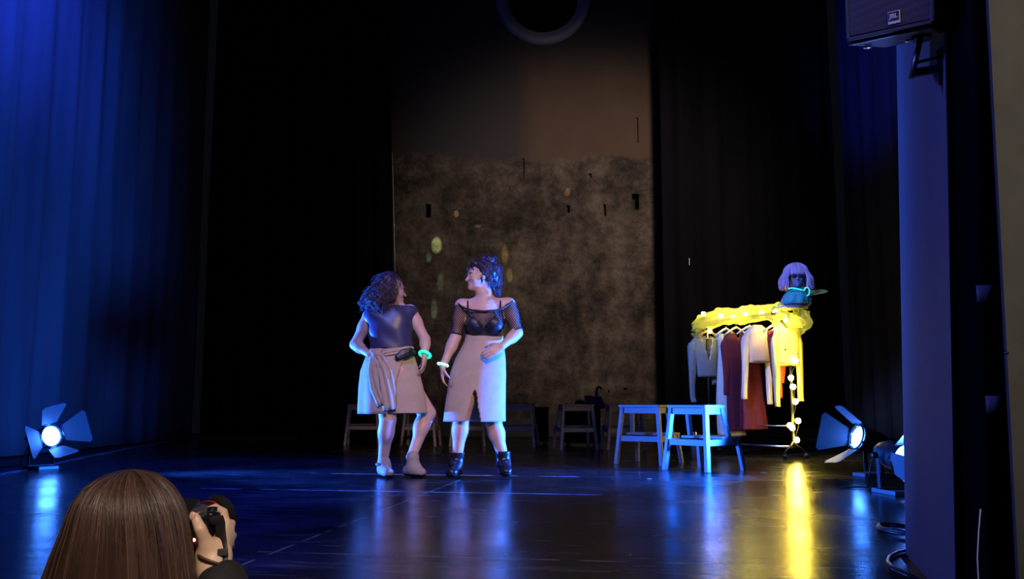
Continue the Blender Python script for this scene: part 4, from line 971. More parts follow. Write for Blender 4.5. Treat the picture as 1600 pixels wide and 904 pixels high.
# right hand gripping the camera, joint by joint
pc = Q(338, 862, 1.71)
def cap(pa, pb, ra, rb, k=.004): return ('c', pa, pb, ra, rb, k)
kn = [Q(351, 816, 1.765), Q(357, 826, 1.775), Q(358, 840, 1.775), Q(355, 853, 1.765)]
fp = [[Q(349, 800, 1.79), Q(337, 793, 1.80), Q(328, 794, 1.795)],
      [Q(361, 818, 1.81), Q(350, 816, 1.845), Q(338, 818, 1.85)],
      [Q(363, 837, 1.81), Q(352, 836, 1.84), Q(340, 836, 1.845)],
      [Q(360, 852, 1.80), Q(350, 852, 1.83), Q(340, 852, 1.835)]]
rr = [(.0108, .0092, .0085, .0072), (.0110, .0094, .0088, .0072), (.0105, .0090, .0082, .007), (.0100, .0084, .0076, .0066)]
for i in range(4):
    pr3.append(('c', W.lerp(pc, .75), kn[i], .018, .0105, .008)); pr3.append(cap(kn[i], fp[i][0], rr[i][0], rr[i][1], .006)); pr3.append(cap(fp[i][0], fp[i][1], rr[i][1], rr[i][2], .003)); pr3.append(cap(fp[i][1], fp[i][2], rr[i][2], rr[i][3], .003))
pr3 += [('e', pc + Vector((.004, .0, -.008)), (.025, .022, .034), None, .012), ('c', W, Q(328, 868, 1.70), .026, .026, .02), ('c', Q(328, 868, 1.70), Q(323, 850, 1.685), .020, .0155, .010), ('c', Q(323, 850, 1.685), Q(313, 826, 1.672), .0135, .0112, .004), ('c', Q(313, 826, 1.675), Q(304, 806, 1.68), .0112, .0092, .004)]
# left hand under the lens
W2 = Q(283, 888, 1.84); el2 = B(-.22, 1.72, W2.z - .16)
pr3 += limb(B(-.18, 1.60, hcP.z - .28), el2, .048, .040) + limb(el2, W2, .040, .026)
pr3 += hand_prims(W2, (.35, .45, .45), (0, -.4, 1), (-1, .2, 0), .45, .95)
for s in (-1, 1):
    pr3 += limb(B(s * .10, 1.58, -.36), B(s * .12, 2.0, -.38), .085, .062, k=.03) + limb(B(s * .12, 2.0, -.38), B(s * .12, 2.08, -.83), .056, .036, (.3, (0, -.015, 0), .058))
body3 = imp_obj('body', pr3, .0048, M['skin_warm'], P3)
face_parts(HP3, HR3, P3)
# thumb nail
tn = Q(304, 806, 1.68); MB().ball(tn + Vector((-.001, -.0078, .001)), (.0065, .003, .0085), 10).build('thumb_nail', M['nail'], P3, True)
# jacket, trousers, shoes
jk = [('c', B(-.17, 1.60, hcP.z - .27), B(.17, 1.60, hcP.z - .27), .058, .058, .05), ('e', B(0, 1.60, hcP.z - .36), (.155, .105, .17), None, .05), ('e', B(0, 1.58, hcP.z - .52), (.14, .11, .16), None, .05), ('e', B(0, 1.56, -.37), (.165, .13, .08), None, .05),
      ('c', B(.18, 1.60, hcP.z - .28), elb, .058, .055, .03), ('c', elb, W + (elb - W).normalized() * .035, .055, .043, .03), ('c', B(-.18, 1.60, hcP.z - .28), el2, .058, .055, .03), ('c', el2, W2 + (el2 - W2).normalized() * .035, .055, .042, .03)]
imp_obj('jacket', jk, .008, M['jacket'], P3, inflate=.004, post=lambda FD, X, Y, Z: FD + .004 * np.sin(X * 60 + Z * 45) * np.sin(Z * 70 + Y * 40))
tr = []
for s in (-1, 1): tr += [('c', B(s * .10, 1.56, -.36), B(s * .12, 2.0, -.38), .092, .07, .03), ('c', B(s * .12, 2.0, -.38), B(s * .12, 2.07, -.80), .068, .05, .02)]
imp_obj('trousers', tr, .010, M['jacket'], P3, inflate=.004)
for s in (-1, 1): shoe(P3, B(s * .12, 2.07, -.83), B(s * .12, 2.24, -.862), M['boot'], name='shoe')
# wrist band
MB().tube(ring_pts(W + Vector((0, 0, .022)), (.35, .1, 1), .0295), .0028, 8, closed=True).build('wrist_band', M['brownleather'], P3, True)
# long straight hair: shell + strands following it
prof = [(733, 206, 3, .006), (735, 205, 17, .030), (739, 205, 31, .052), (746, 204, 45, .072), (758, 202, 60, .090), (778, 201, 75, .104), (800, 201, 84, .110), (828, 199, 92, .110), (858, 194, 102, .105), (904, 187, 113, .095), (960, 184, 124, .085), (1010, 180, 128, .075), (1050, 178, 118, .06)]
def henv(t):
    """t 0..1 down the hair: centre x, half width, centre y, half depth, z"""
    f = t * (len(prof) - 1); i = min(int(f), len(prof) - 2); u = f - i
    py, cx_, hw, dp = [prof[i][j] * (1 - u) + prof[i + 1][j] * u for j in range(4)]
    c = Q(cx_, py, 1.66 - .02 * t); return c, hw / F * 1.66 * .975, dp
def hpoint(t, a, sc=1.0, fal=0.0):
    c, hw, dp = henv(t); lum = 1 + .012 * math.sin(a * 9 + 1) + .010 * math.sin(a * 17 + t * 2)
    return Vector((c.x + math.cos(a) * hw * sc * lum, c.y - .0 + math.sin(a) * dp * sc * lum, c.z - max(0, .985 - sc) * .16))
vs = []; fs = []; n = 96; rows = 60; t_ = []
for i in range(rows + 1):
    for k in range(n):
        a = -math.pi - .45 + (math.pi + .9) * k / (n - 1); vs.append(hpoint(i / rows, a, .945))
for i in range(rows):
    for k in range(n - 1): fs.append((i * n + k, i * n + k + 1, (i + 1) * n + k + 1, (i + 1) * n + k))
hs = pyobj('hair', vs, fs, M['hair_brown'], P3, True, solid=.012)
att = hs.data.attributes.new('tone', 'FLOAT', 'POINT'); att.data.foreach_set('value', [.25 + .35 * noise.noise(Vector(((i % n) * .35, 0, (i // n) * .02))) for i in range(len(vs))])
rnd = random.Random(3); paths = []; tones = []
for i in range(3400):
    a0 = -math.pi - .45 + (math.pi + .9) * rnd.random(); drift = rnd.gauss(0, .05); lo = 0 if rnd.random() < .75 else rnd.uniform(0, .3); hi = rnd.uniform(.85, 1.0)
    lay = rnd.uniform(.972, .998) if rnd.random() < .97 else rnd.uniform(.998, 1.014); w1 = rnd.uniform(0, 6); grp = .06 * math.sin(a0 * 23) + .04 * math.sin(a0 * 41 + 1)
    paths.append([hpoint(lo + (hi - lo) * k / 17, a0 + drift * (k / 17) + grp * (k / 17) + .012 * math.sin(w1 + k * .5), lay * (1 - .004 * math.cos(a0 * 46 + k * .1))) for k in range(18)])
    tones.append(min(1, max(0, .30 + .55 * noise.noise(Vector((a0 * 7, 2, 0))) + .35 * noise.noise(Vector((a0 * 31, 9, 0))) + rnd.gauss(0, .13))))
strands('hair_strands', paths, M['hair_brown'], hs, .0011, 4, tones=tones)

# ================================================================== CAMERA in her hand
cc = Q(287, 833, 1.765)
CR = frame((.35, .88, .28), (0.02, 0, 1)); CT = Matrix.Translation(cc) @ CR.to_4x4()
cm = thing('photo_camera', cc, 'black photo camera with red-ringed lens held up by the photographer', 'camera')
def CB_(): m = MB(); m.T = CT; return m
m = CB_(); m.box((0, 0, -.004), (.128, .040, .088), bev=.010); m.box((.048, .022, -.006), (.034, .038, .082), bev=.012); m.build('body', M['blackrub'], cm, 'auto')
m = CB_(); m.prism([(-.030, -.018, .038), (.030, -.018, .038), (.020, -.014, .066), (-.020, -.014, .066)], (0, 1, 0), .03); m.box((0, .012, .048), (.044, .044, .026), bev=.008); m.build('viewfinder_hump', M['black'], cm, 'auto')
CB_().lathe([(0, .015), (.010, .015), (.012, .013)], (.044, -.002, .040), (0, 0, 1), 24).build('mode_dial', M['greyplastic'], cm, 'auto')
CB_().lathe([(0, .010), (.006, .010), (.007, .008)], (.050, .030, .037), (.0, .3, 1), 16).build('shutter_button', M['steel'], cm, 'auto')
CB_().lathe([(0, .014), (.004, .014), (.005, .010)], (.044, -.020, -.012), (0, -1, 0), 24).build('rear_dial', M['greyplastic'], cm, 'auto')
CB_().box((-.012, -.021, -.010), (.074, .003, .052), bev=.001).build('rear_screen', mat('rear_screen', (.01, .01, .012), .1), cm)
MB().ball(Q(303, 843, 1.722), .0032, 10).build('status_light', M['led'], cm, True)
for (x, z) in ((.036, .022), (.050, .022), (.052, -.034), (.033, .030)): CB_().lathe([(0, .0035), (.003, .0035)], (x, -.020, z), (0, -1, 0), 10).build('button', M['greyplastic'], cm)
ln = thing if 0 else None
L0 = CB_().lathe([(0, .032), (.006, .033), (.008, .035), (.024, .036), (.026, .037), (.044, .0375), (.046, .0355), (.052, .0355), (.054, .0375), (.066, .038), (.070, .036)], (0, .018, -.004), (0, 1, 0), 48, cap=True).build('lens_barrel', M['black'], cm, 'auto')
CB_().lathe([(0, .0388), (.0020, .0388)], (0, .018 + .060, -.004), (0, 1, 0), 48).build('red_ring', M['red_ring'], L0)
m = CB_(); m.lathe([(0, .0383), (.014, .0386)], (0, .018 + .029, -.004), (0, 1, 0), 48); m.build('zoom_ring', M['greyplastic'], L0, 'auto')
CB_().lathe([(0, .039), (.020, .041), (.020, .0395), (.002, .037)], (0, .018 + .068, -.004), (0, 1, 0), 48, cap=False).build('lens_hood', M['black'], L0, 'auto')
stp = [CT @ Vector((.064, 0, .030)), Q(343, 812, 1.735), Q(344, 830, 1.712), Q(347, 850, 1.695), Q(349, 868, 1.685), Q(344, 884, 1.672), Q(336, 900, 1.655), Q(330, 930, 1.65)]
strip('strap', stp, [.012, .020, .020, .018, .018, .018, .016, .016], M['black'], cm, .003, wav=0)
MB().box(Q(348, 862, 1.680), (.018, .008, .012), bev=.002).build('strap_buckle', M['greyplastic'], cm)

# ================================================================== CLOTHES RACK
RB = fl(1241, 717); LB = fl(1110, 708); barz = 1.36
rk = thing('clothes_rack', (RB + LB) / 2, 'black clothes rack on castors draped with tulle and fairy lights, clothes hanging', 'clothes rack')
bd = (LB - RB); bl = bd.length; bd.normalize(); bx = Vector((-bd.y, bd.x, 0)); bx = bx if bx.x > 0 else -bx
def BP(s, z=barz): p = RB.lerp(LB, s); return Vector((p.x, p.y, z))
MB().tube([BP(-.04), BP(1.06)], .012, 12).build('top_bar', M['blackmetal'], rk, True)
for nm, s in (('upright', 0), ('upright', 1)): MB().tube([BP(s, .10), BP(s, barz)], .014, 12).build(nm, M['blackmetal'], rk, True)
MB().tube([BP(0, .30), BP(1, .30)], .007, 8).build('lower_bar', M['steel'], rk, True)
MB().tube([BP(0, .11), BP(1, .11)], .010, 8).build('bottom_rail', M['steel'], rk, True)
for s in (0, 1):
    for q_ in (-1, 1):
        foot = BP(s, .065) + bx * q_ * .14 - bd * (.02 if s == 0 else -.02)
        MB().tube([BP(s, .17), BP(s, .13) + bx * q_ * .03, foot], .010, 8).build('foot_strut', M['blackmetal'], rk, True)
        w_ = MB(); w_.lathe([(-.010, .020), (-.008, .024), (.008, .024), (.010, .020)], foot - Vector((0, 0, .041)) , bd, 18); cw = w_.build('castor', M['black'], rk, 'auto')
        MB().box(foot - Vector((0, 0, .025)), (.034, .022, .026), Matrix.Rotation(math.atan2(bd.y, bd.x), 3, 'Z'), bev=.004).build('castor_fork', M['steel'], cw)
# coat-hook arms on the near upright
for (z, l, s_) in ((1.17, .11, 1), (.93, .085, -1)):
    for q_ in (-1, 1):
        a = BP(0, z); MB().beam(a, a + bx * q_ * l + Vector((0, 0, l * (.95 if s_ > 0 or q_ < 0 else .5))) - bd * .01, .020, .018).build('hook_arm', M['blackmetal'], rk)
MB().box(BP(0, 1.40), (.23, .16, .014), Matrix.Rotation(math.atan2(bx.y, bx.x), 3, 'Z'), bev=.003).build('top_shelf', M['plasterwhite'], rk)
# ---- hangers
def hanger(px, m, lab, hw=.20, tilt=0.0, bar=False):
    s = (1241 - px) / 131.0; c = BP(s); h = thing('clothes_hanger', c, lab, 'hanger'); b_ = c + Vector((0, 0, -.085))
    arc = [c + bx * (.018 * math.sin(a)) + Vector((0, 0, .018 * math.cos(a) + .002)) for a in [math.radians(x) for x in (-100, -50, 0, 50, 100, 140)]]
    MB().tube([b_, c - Vector((0, 0, .05)), c - Vector((0, 0, .022)) + bx * .010] + arc[::-1][1:], .0022, 6).build('hook', M['steel'], h, True)
    pts = [b_ + bx * (t * hw) + Vector((0, 0, -.012 - .085 * abs(t) ** 1.2)) for t in (-1, -.75, -.5, -.25, 0, .25, .5, .75, 1)]
    o = MB().tube(pts, [.007, .010, .011, .012, .012, .012, .011, .010, .007], 10).build('shoulders', m, h, True)
    if bar: MB().tube([pts[0], pts[-1]], .0045, 8).build('trouser_bar', m, h, True)
    return c, s
def garment(name, px, body, sleeves, m, lab, cat, seed=0, fold=.06, nf=6, neck=.07, vneck=0.0, buttons=0):
    """body: (drop below the bar, half width, half depth, x shift); sleeves: (side, [(x, drop, radius)])"""
    s = (1241 - px) / 131.0; c = BP(s); g = thing(name, c, lab, cat, None)
    rings = []; dn = []
    for i in range(len(body) - 1):
        for t in (0, .2, .4, .6, .8): dn.append([body[i][j] * (1 - t) + body[i + 1][j] * t for j in range(4)])
    dn.append(list(body[-1]))
    for (dz, hw, dp, xs) in dn: rings.append((c + Vector((0, 0, -dz)) + bx * xs, hw, dp, bx, bd))
    vs, fs = loft(rings, 56, fold, nf, seed)
    if vneck:   # open front V
        keep = []
        for f in fs:
            cen = sum((vs[i] for i in f), Vector()) / 4 - c; x_ = cen.dot(bx); fr = cen.dot(bd) < 0; dz = -cen.z
            if fr and dz < vneck and abs(x_) < (vneck - dz) * neck / vneck * 1.2: continue
            keep.append(f)
        fs = keep
    pyobj('body', vs, fs, m, g, True, solid=.005)
    for (side, pts) in sleeves:
        P = []; 
        for i in range(len(pts) - 1):
            for t in (0, .2, .4, .6, .8): P.append([pts[i][j] * (1 - t) + pts[i + 1][j] * t for j in range(3)])
        P.append(list(pts[-1])); vs = []; fs = []; n = 20
        for i, (x_, dz, r_) in enumerate(P):
            for k in range(n):
                a = 2 * math.pi * k / n; w_ = 1 + .12 * math.sin(3 * a + i * .12 + seed) * min(1, i / 6)
                vs.append(c + bx * (x_ + math.cos(a) * r_ * w_) + bd * (math.sin(a) * r_ * .55 * w_ + .006 * math.sin(i * .4)) + Vector((0, 0, -dz - (.4 * r_ * math.cos(a) * side if i < 3 else 0))))
        for i in range(len(P) - 1):
            for k in range(n): fs.append((i * n + k, i * n + (k + 1) % n, (i + 1) * n + (k + 1) % n, (i + 1) * n + k))
        sl_ = pyobj('sleeve', vs, fs, m, g, True, solid=.004)
    if buttons:
        for i in range(buttons):
            dz = vneck + .03 + i * .065; MB().lathe([(0, .006), (.003, .006)], c - bd * .047 + Vector((0, 0, -dz)), -bd, 10).build('button', M['steel'], g)
    return g
HG = 'hangers on the rack'
hanger(1112, M['hanger_wood'], 'wooden hanger holding the grey-blue cardigan at the far end', .17, bar=True)
garment('cardigan', 1106, [(.150, .05, .02, 0), (.165, .13, .03, 0), (.20, .175, .04, 0), (.34, .165, .05, 0), (.48, .14, .05, .01), (.58, .13, .045, .02)],
        [(-1, [(-.13, .185, .045), (-.175, .26, .055), (-.19, .45, .048), (-.195, .62, .036), (-.185, .78, .030), (-.175, .84, .030)]), (1, [(.13, .185, .045), (.165, .30, .05), (.13, .50, .04), (.10, .66, .03)])],
        M['grey_knit'], 'grey-blue cropped wrap cardigan with a deep neckline, at the far left of the rack', 'cardigan', 1, .05, 7, neck=.10, vneck=.42)
hanger(1143, M['plasterwhite'], 'white hanger holding the long white dress', .16)
garment('dress', 1141, [(.150, .10, .02, -.02), (.19, .10, .03, -.01), (.30, .085, .04, .0), (.42, .095, .045, .0), (.58, .11, .05, .0), (.80, .125, .06, .0), (1.02, .14, .07, .02), (1.17, .17, .08, .06)],
        [(-1, [(-.10, .155, .016), (-.11, .22, .020)])], M['white'], 'long white sleeveless dress hanging almost to the floor', 'dress', 2, .07, 8, neck=.07, vneck=.34)
hanger(1160, M['plasterwhite'], 'white hanger holding the maroon button cardigan', .17)
garment('long_cardigan', 1158, [(.150, .04, .02, 0), (.165, .11, .03, 0), (.20, .150, .04, 0), (.40, .135, .045, 0), (.70, .14, .05, .01), (1.00, .15, .06, .02), (1.12, .16, .06, .03)],
        [(-1, [(-.10, .175, .045), (-.145, .28, .050), (-.14, .46, .042), (-.135, .66, .034), (-.13, .77, .033)])], M['maroon'], 'long maroon buttoned knit with one sleeve in front of the white dress', 'cardigan', 3, .05, 8, neck=.07, vneck=.24, buttons=3)
hanger(1182, M['plasterwhite'], 'white hanger holding the ribbed white top', .18)
garment('knit_dress', 1180, [(.34, .10, .03, .02), (.50, .12, .04, .02), (.62, .14, .05, .02), (.85, .155, .06, .02), (1.02, .165, .07, .03), (1.10, .17, .07, .03)], [], M['maroon'], 'maroon knit skirt hanging below the ribbed white top', 'skirt', 4, .10, 9)
garment('ribbed_top', 1194, [(.095, .05, .025, .0), (.115, .09, .03, 0), (.16, .155, .04, 0), (.30, .150, .045, 0), (.46, .135, .045, 0)],
        [(-1, [(-.12, .15, .045), (-.165, .26, .046), (-.180, .46, .038), (-.195, .66, .032), (-.20, .81, .032)]), (1, [(.13, .15, .045), (.16, .28, .045), (.13, .50, .040), (.13, .70, .034), (.14, .86, .030)])],
        M['rib'], 'white ribbed long-sleeved cropped top on the rack', 'top', 5, .04, 6)
hanger(1222, M['plasterwhite'], 'white hanger holding the orange-red garment', .17)
garment('red_shirt', 1225, [(.15, .06, .02, 0), (.18, .14, .03, 0), (.32, .13, .04, 0), (.52, .09, .04, -.02), (.66, .06, .03, -.02)], [(-1, [(-.10, .22, .04), (-.06, .45, .045), (-.03, .66, .042), (-.03, .80, .040)])], M['redcloth'], 'orange-red garment half hidden behind the yellow-lit top', 'shirt', 6)
hanger(1236, M['plasterwhite'], 'white hanger holding the yellow-lit cream top', .18)
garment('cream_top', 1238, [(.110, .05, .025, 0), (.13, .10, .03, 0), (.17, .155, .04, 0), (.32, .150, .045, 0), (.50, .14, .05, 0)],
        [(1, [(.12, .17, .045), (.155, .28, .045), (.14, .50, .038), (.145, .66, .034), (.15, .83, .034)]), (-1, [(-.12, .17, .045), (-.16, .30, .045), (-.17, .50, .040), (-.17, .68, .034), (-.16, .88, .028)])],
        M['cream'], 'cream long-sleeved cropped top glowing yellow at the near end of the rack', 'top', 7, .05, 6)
# ---- tulle
def drape(name, pts, rad, m, lab, seed, nrm=True, parent=None, open_=.0):
    """crumpled gauze wrapped loosely along a path"""
    rnd = random.Random(seed); P = []
    for i in range(len(pts) - 1):
        for t in range(8): P.append((Vector(pts[i]).lerp(Vector(pts[i + 1]), t / 8), rad[i] * (1 - t / 8) + rad[i + 1] * t / 8))
    P.append((Vector(pts[-1]), rad[-1])); vs = []; fs = []; n = 40
    for i, (p, r_) in enumerate(P):
        d = (P[min(i + 1, len(P) - 1)][0] - P[max(i - 1, 0)][0]).normalized(); x = d.cross(Vector((0, 0, 1))); x = x if x.length > .1 else d.cross(Vector((1, 0, 0))); x.normalize(); y = x.cross(d)
        for k in range(n + 1):
            a = 2 * math.pi * (1 - open_) * k / n + seed
            q_ = r_ * (1 + .75 * noise.noise(Vector((math.cos(a) * 2.2, math.sin(a) * 2.2, i * .16 + seed * 7))) + .42 * abs(noise.noise(Vector((math.cos(a) * 5, math.sin(a) * 5, i * .35 + seed)))))
            vs.append(p + x * math.cos(a) * q_ + y * math.sin(a) * q_)
    for i in range(len(P) - 1):
        for k in range(n): a = i * (n + 1) + k; fs.append((a, a + 1, a + n + 2, a + n + 1))
    o = pyobj(name, vs, fs, m, parent, True, pivot=pts[0])
    if parent is None: tag(o, lab, 'tulle')
    return o
drape('tulle_garland', [BP(1.16, 1.32), BP(1.05, 1.36), BP(.8, 1.39), BP(.55, 1.375), BP(.3, 1.38), BP(.12, 1.36)], [.045, .072, .062, .068, .060, .075], M['tulle'], 'yellow-green tulle garland wrapped along the rack\'s top bar', 1)
e0 = BP(0, 1.30)
drape('tulle_shawl', [BP(.10, 1.34) - bx * .02, e0 + bx * .04 + Vector((0, 0, -.05)), e0 + bx * .12 + Vector((0, 0, -.02)), e0 + bx * .17 + Vector((0, 0, .08)), e0 + bx * .15 + Vector((0, 0, .20))], [.08, .08, .09, .06, .03], M['tulle'], 'yellow tulle shawl bunched around the base of the mannequin bust', 2)
# tail hanging in front of the near end
drape('tulle_tail', [BP(1.12, 1.34), BP(1.14, 1.25), BP(1.10, 1.17)], [.05, .05, .03], M['tulle'], 'tulle end drooping at the far end of the rack', 8)
# ---- fairy lights
fy = thing('fairy_lights', BP(0, 1.3), 'string of warm yellow bulbs wound along the rack and down its post', 'string lights')
bulbs = [(1099, 490), (1126, 493), (1144, 495), (1165, 491), (1190, 489), (1211, 487), (1109, 517), (1228, 500), (1212, 515), (1243, 563), (1236, 590), (1239, 604), (1243, 627), (1238, 668), (1247, 657), (1245, 687), (1234, 664)]
path = []
for i, (px, py) in enumerate(bulbs):
    s = min(1.12, max(0, (1241 - px) / 131)) if i < 9 else 0; y_ = BP(s).y - (.03 if i < 9 else .035)
    p = at(px, py, y_); path.append(p)
for i, p in enumerate(path):
    o = MB().ball(p, .023 if i < 9 else .026, 16).build('bulb', M['bulb'], fy, True)
order = sorted(range(9), key=lambda i: bulbs[i][0]) + list(range(9, len(bulbs)))
wp = []
for a, b in zip(order[:-1], order[1:]):
    for t in range(5):
        u = t / 5; q_ = path[a].lerp(path[b], u); q_.z -= .03 * math.sin(math.pi * u) if a < 9 else 0; q_ += bx * .012 * math.sin(u * 6.28); wp.append(q_)
MB().tube(wp, .0022, 5).build('wire', M['wire'], fy, True)
lamp('rack_glow', 'POINT', BP(.55, 1.40) - Vector((0, .02, 0)), (0, 0, 0), (1.0, .80, .06), 5, .05)
lamp('rack_glow_near', 'SPOT', BP(.0, 1.34) - Vector((.02, .20, 0)), BP(.04, 1.0), (1.0, .74, .04), 60, .05, 80, .8)  # added spot that strengthens the bulbs' yellow on the cream top
lamp('post_glow', 'POINT', BP(0, .55) - Vector((0, .09, 0)), (0, 0, 0), (1.0, .76, .07), 5, .05)

# ================================================================== MANNEQUIN BUST
YM = BP(0).y
def U(px, py, dy=0): return at(px, py, YM + dy)
bz = 1.408; mn = thing('mannequin_bust', (RB.x, YM, bz), 'blue-lit mannequin bust with lilac bob wig, sunglasses and glowing necklace on the rack', 'mannequin')
hM = U(1244, 433); hpM, HPM, HRM = head_prims(hM, (-.16, -.97, .02), (0, 0, 1), .90)
prM = list(hpM) + [('c', hM + Vector((0, .02, -.06)), U(1245, 462, .01), .045, .05, .02), ('c', U(1229, 470, .01), U(1261, 470, .01), .045, .045, .04), ('e', U(1244, 477, .01), (.105, .075, .085), None, .04), ('e', U(1243, 487, .01), (.090, .065, .06), None, .03)]
imp_obj('bust', prM, .0055, M['foam'], mn, post=lambda FD, X, Y, Z: np.maximum(FD, bz - Z))
def HM(x, y, z): return HPM(x, y, z)
sg = MB(); 
for s in (-1, 1): sg.ball(HM(s * .032, .094, .0), (.026, .006, .018), 14, HRM)
sg.tube([HM(-.012, .098, .004), HM(.012, .098, .004)], .003, 6); sg.tube([HM(-.056, .09, .004), HM(-.076, .0, .006)], .003, 6); sg.tube([HM(.056, .09, .004), HM(.076, .0, .006)], .003, 6)
sg.build('sunglasses', M['black'], mn, True)
def EM(x, y, z, a, b, c_, k=.015): return ('e', HM(x, y, z), (a, b, c_), HRM, k)
wg = imp_obj('wig', [EM(0, -.02, .06, .118, .118, .105), EM(-.108, -.015, -.04, .036, .070, .100), EM(.108, -.015, -.04, .036, .070, .100), EM(0, -.09, -.03, .12, .055, .12), EM(0, .088, .068, .085, .028, .030)], .0055, M['hair_wig'], mn, inflate=-.024); set_tone(wg, 14, .3, .8)
rnd = random.Random(9); paths = []
for i in range(1300):
    a = rnd.uniform(0, 2 * math.pi); fr = abs(math.sin(a)) if math.sin(a) > 0 else 0   # a: 90deg = front
    isf = math.sin(a) > .80; L = rnd.uniform(.78, 1.06); jr = rnd.uniform(-.010, .012); bl = rnd.uniform(.6, 1.1); pts = []
    for k in range(14):
        t = k / 13; wob = .006 * math.sin(t * 6 + i)
        if isf:
            th = t * 1.42; r_ = .112 * math.sin(th) + jr * .5; z = .045 + .112 * math.cos(th) - max(0, t - .7) / .3 * .045 * bl; yy = r_ * 1.02
        else:
            th = t / .55 * 1.5 if t < .55 else 1.5
            r_ = .122 * math.sin(th) + jr * t; z = .045 + .112 * math.cos(th)
            if t >= .55: u = (t - .55) / .45; z -= u * .175 * L; r_ += .045 * math.sin(u * 2.1); 
            yy = r_
        pts.append(HM(math.cos(a + .06 * math.sin(a * 11 + i) * t) * (r_ + wob), math.sin(a) * yy * 1.0 - .008, z))
    paths.append(pts)
strands('wig_strands', paths, M['hair_wig'], wg, .0016, 4)
MB().tube([U(1232, 451, -.09), U(1238, 449.5, -.10), U(1246, 451, -.105), U(1254, 453, -.10)], .0055, 8).build('glow_necklace', M['glow_cyan'], mn, True)
MB().tube([U(1256, 454, -.10), U(1258, 449.5, -.10), U(1262, 448.5, -.10), U(1265, 453, -.10), U(1264.5, 459, -.10), U(1261, 462, -.10)], .0055, 8).build('glow_hoop', M['glow_cyan'], mn, True)
sc_ = [(1246, 449, .060, .06), (1245, 454, .080, .075), (1244, 461, .110, .09), (1243, 469, .128, .098), (1242, 475, .126, .096)]
vs, fs = loft([(U(px, py, .01), hw, dp, Vector((1, 0, 0)), Vector((0, 1, 0))) for px, py, hw, dp in sc_ for _ in (0,)], 60, .10, 9, 4); pyobj('chiffon_scarf', vs, fs, M['scarf'], mn, True, solid=.004)
sp_ = strip('scarf_end', [U(1262, 458, -.02), U(1275, 456, .0), U(1286, 455, .0), U(1293, 454.5, .0)], [.05, .045, .035, .015], M['chiffon'], mn, .004, wav=.008)

# ================================================================== SPEAKER
SX = Vector((1, -.10, 0)).normalized()
c_l = at(1321, 72, 2.36); c_r = at(1459, 43, 2.20)
ux = (c_r - c_l); wS = ux.length; ux.normalize()
back = Vector((.22, .95, 0)); back = (back - ux * back.dot(ux)).normalized()
# cabinet faces down towards the stage
bk = (back + Vector((0, 0, .17))).normalized(); bk = (bk - ux * bk.dot(ux)).normalized(); uz = ux.cross(bk); uz = uz if uz.z > 0 else -uz
hS = .40; dS = .20
sk = thing('wall_speaker', c_l + ux * wS / 2 + bk * dS / 2, 'black loudspeaker with white-framed badge mounted high beside the blue jamb', 'loudspeaker')
def SP(x, y, z): return c_l + ux * (x * wS) + bk * (y * dS) + uz * (z * hS)
def hexa(mb, pts): mb.add(pts, [(0, 1, 2, 3), (7, 6, 5, 4), (0, 4, 5, 1), (1, 5, 6, 2), (2, 6, 7, 3), (3, 7, 4, 0)])
m = MB(); hexa(m, [SP(0, 0, 0), SP(1, 0, 0), SP(1, 0, 1), SP(0, 0, 1), SP(.12, 1, .05), SP(.88, 1, .05), SP(.88, 1, .95), SP(.12, 1, .95)])
o = m.build('cabinet', M['greyplastic'], sk); bv = o.modifiers.new('bevel', 'BEVEL'); bv.width = .010; bv.segments = 3
m = MB(); m.prism([SP(.075, -.02, .055), SP(.985, -.02, .055), SP(.985, -.02, .98), SP(.075, -.02, .98)], bk, .012); m.build('grille', M['grille'], sk)
m = MB(); fr = [SP(.055, -.03, .035), SP(1.0, -.03, .035), SP(1.0, -.03, 1.0), SP(.055, -.03, 1.0)]
for i in range(4): m.beam(fr[i], fr[(i + 1) % 4], .010, .012, up=bk, bev=.002)
m.build('grille_frame', M['greyplastic'], sk)
bc = at(1401, 29, 2.262) - bk * .012; bc = c_l + ux * ((bc - c_l).dot(ux)) + uz * ((bc - c_l).dot(uz)) - bk * .013
m = MB(); m.prism([bc + ux * x + uz * z for x, z in ((-.0155, -.0165), (.0155, -.0165), (.0155, .0165), (-.0155, .0165))], bk, .003); bdg = m.build('badge', M['plasterwhite'], sk)
m = MB(); m.prism([bc - bk * .0018 + ux * x + uz * z for x, z in ((-.0135, -.0085), (.0135, -.0085), (.0135, .0145), (-.0135, .0145))], bk, .002); m.build('badge_field', M['black'], bdg)
tx = bpy.data.curves.new('badge_lettering', 'FONT'); tx.body = 'JBL'; tx.size = .0165; tx.align_x = 'CENTER'; tx.align_y = 'CENTER'; tx.extrude = .0004; tx.offset = .0004
to = bpy.data.objects.new('badge_lettering', tx); COL.objects.link(to); bpy.context.view_layer.update()
tm = bpy.data.meshes.new_from_object(to.evaluated_get(bpy.context.evaluated_depsgraph_get())); bpy.data.objects.remove(to)
Rt = Matrix((ux, uz, -bk)).transposed().to_4x4(); tm.transform(Matrix.Translation(bc - bk * .0034 + uz * .003 - root_loc(bdg)) @ Rt); tm.materials.clear(); link('badge_lettering', tm, M['plasterwhite'], bdg)
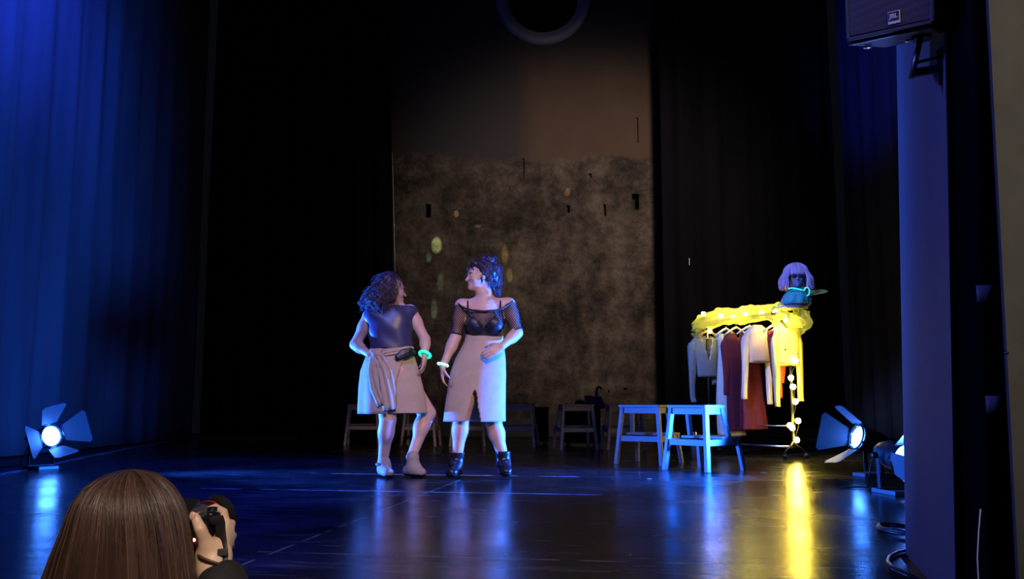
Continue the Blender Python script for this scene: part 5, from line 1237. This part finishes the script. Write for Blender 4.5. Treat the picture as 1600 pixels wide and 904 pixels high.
for (x, y) in ((.16, .3), (.60, .45)): MB().lathe([(0, .012), (.004, .012), (.006, .008)], SP(x, y, .0 + .02 * y) - uz * .001, -uz, 20).build('mounting_disc', M['steel'], sk, 'auto')
# bracket
brp = SP(.72, .5, .02)
brk = thing('speaker_bracket', brp, 'short steel pole and black arm carrying the loudspeaker', 'bracket')
pz = at(1424, 122, brp.y); p_t = Vector((brp.x, brp.y, SP(.72, .5, .03).z + .002)); p_b = Vector((pz.x, brp.y, pz.z))
MB().tube([p_t, p_b], .0075, 14).build('pole', mat('worn_steel', (.35, .33, .25), .35, .9), brk, True)
MB().lathe([(-.012, .024), (0, .026), (.006, .018)], p_t - Vector((0, 0, .004)), (0, 0, 1), 20).build('top_plate', M['black'], brk, 'auto')
wallp = Vector((B0.lerp(B1, (p_b.z + .9) / 5.5).x + .02, YB + .04, p_b.z + .03))
MB().beam(p_b + Vector((.004, 0, .014)), wallp, .022, .020).build('arm', M['black'], brk)
MB().beam(p_b + Vector((.004, 0, .04)), wallp + Vector((0, 0, .035)), .008, .008).build('brace', M['black'], brk)
MB().box(wallp + Vector((.0, 0, .01)), (.02, .05, .10), bev=.003).build('wall_plate', M['black'], brk)

# ================================================================== LIGHT PATCHES on the wall (thrown by small unseen spots added for them)
for (px, py, ang, sx, sy, col, pw) in ((682, 383, 3.2, .62, 1.0, (.72, 1.0, .42), 1500), (670, 402, 1.8, .6, 1.0, (.5, 1.0, .4), 600), (688, 440, 2.6, .5, 1.2, (.40, .62, .42), 420), (678, 482, 3.0, .40, 1.2, (.40, .70, .50), 600), (789, 398, 3.6, .36, 1.1, (.9, .72, .18), 560), (796, 430, 2.6, .5, 1.0, (1.0, .95, .3), 520),
                                   (713, 334, 1.5, .6, 1.0, (1, .62, .3), 900), (747, 353, 1.0, 1.0, .7, (1, .9, .7), 600), (887, 300, 1.8, .6, 1.0, (1, .5, .2), 600)):
    t = at(px, py, WY); lamp('wall_sparkle', 'SPOT', (t.x - .5, 8.6, 3.6), t, col, pw * 1.7, .006, ang, .7, scale=(sx, sy, 1))
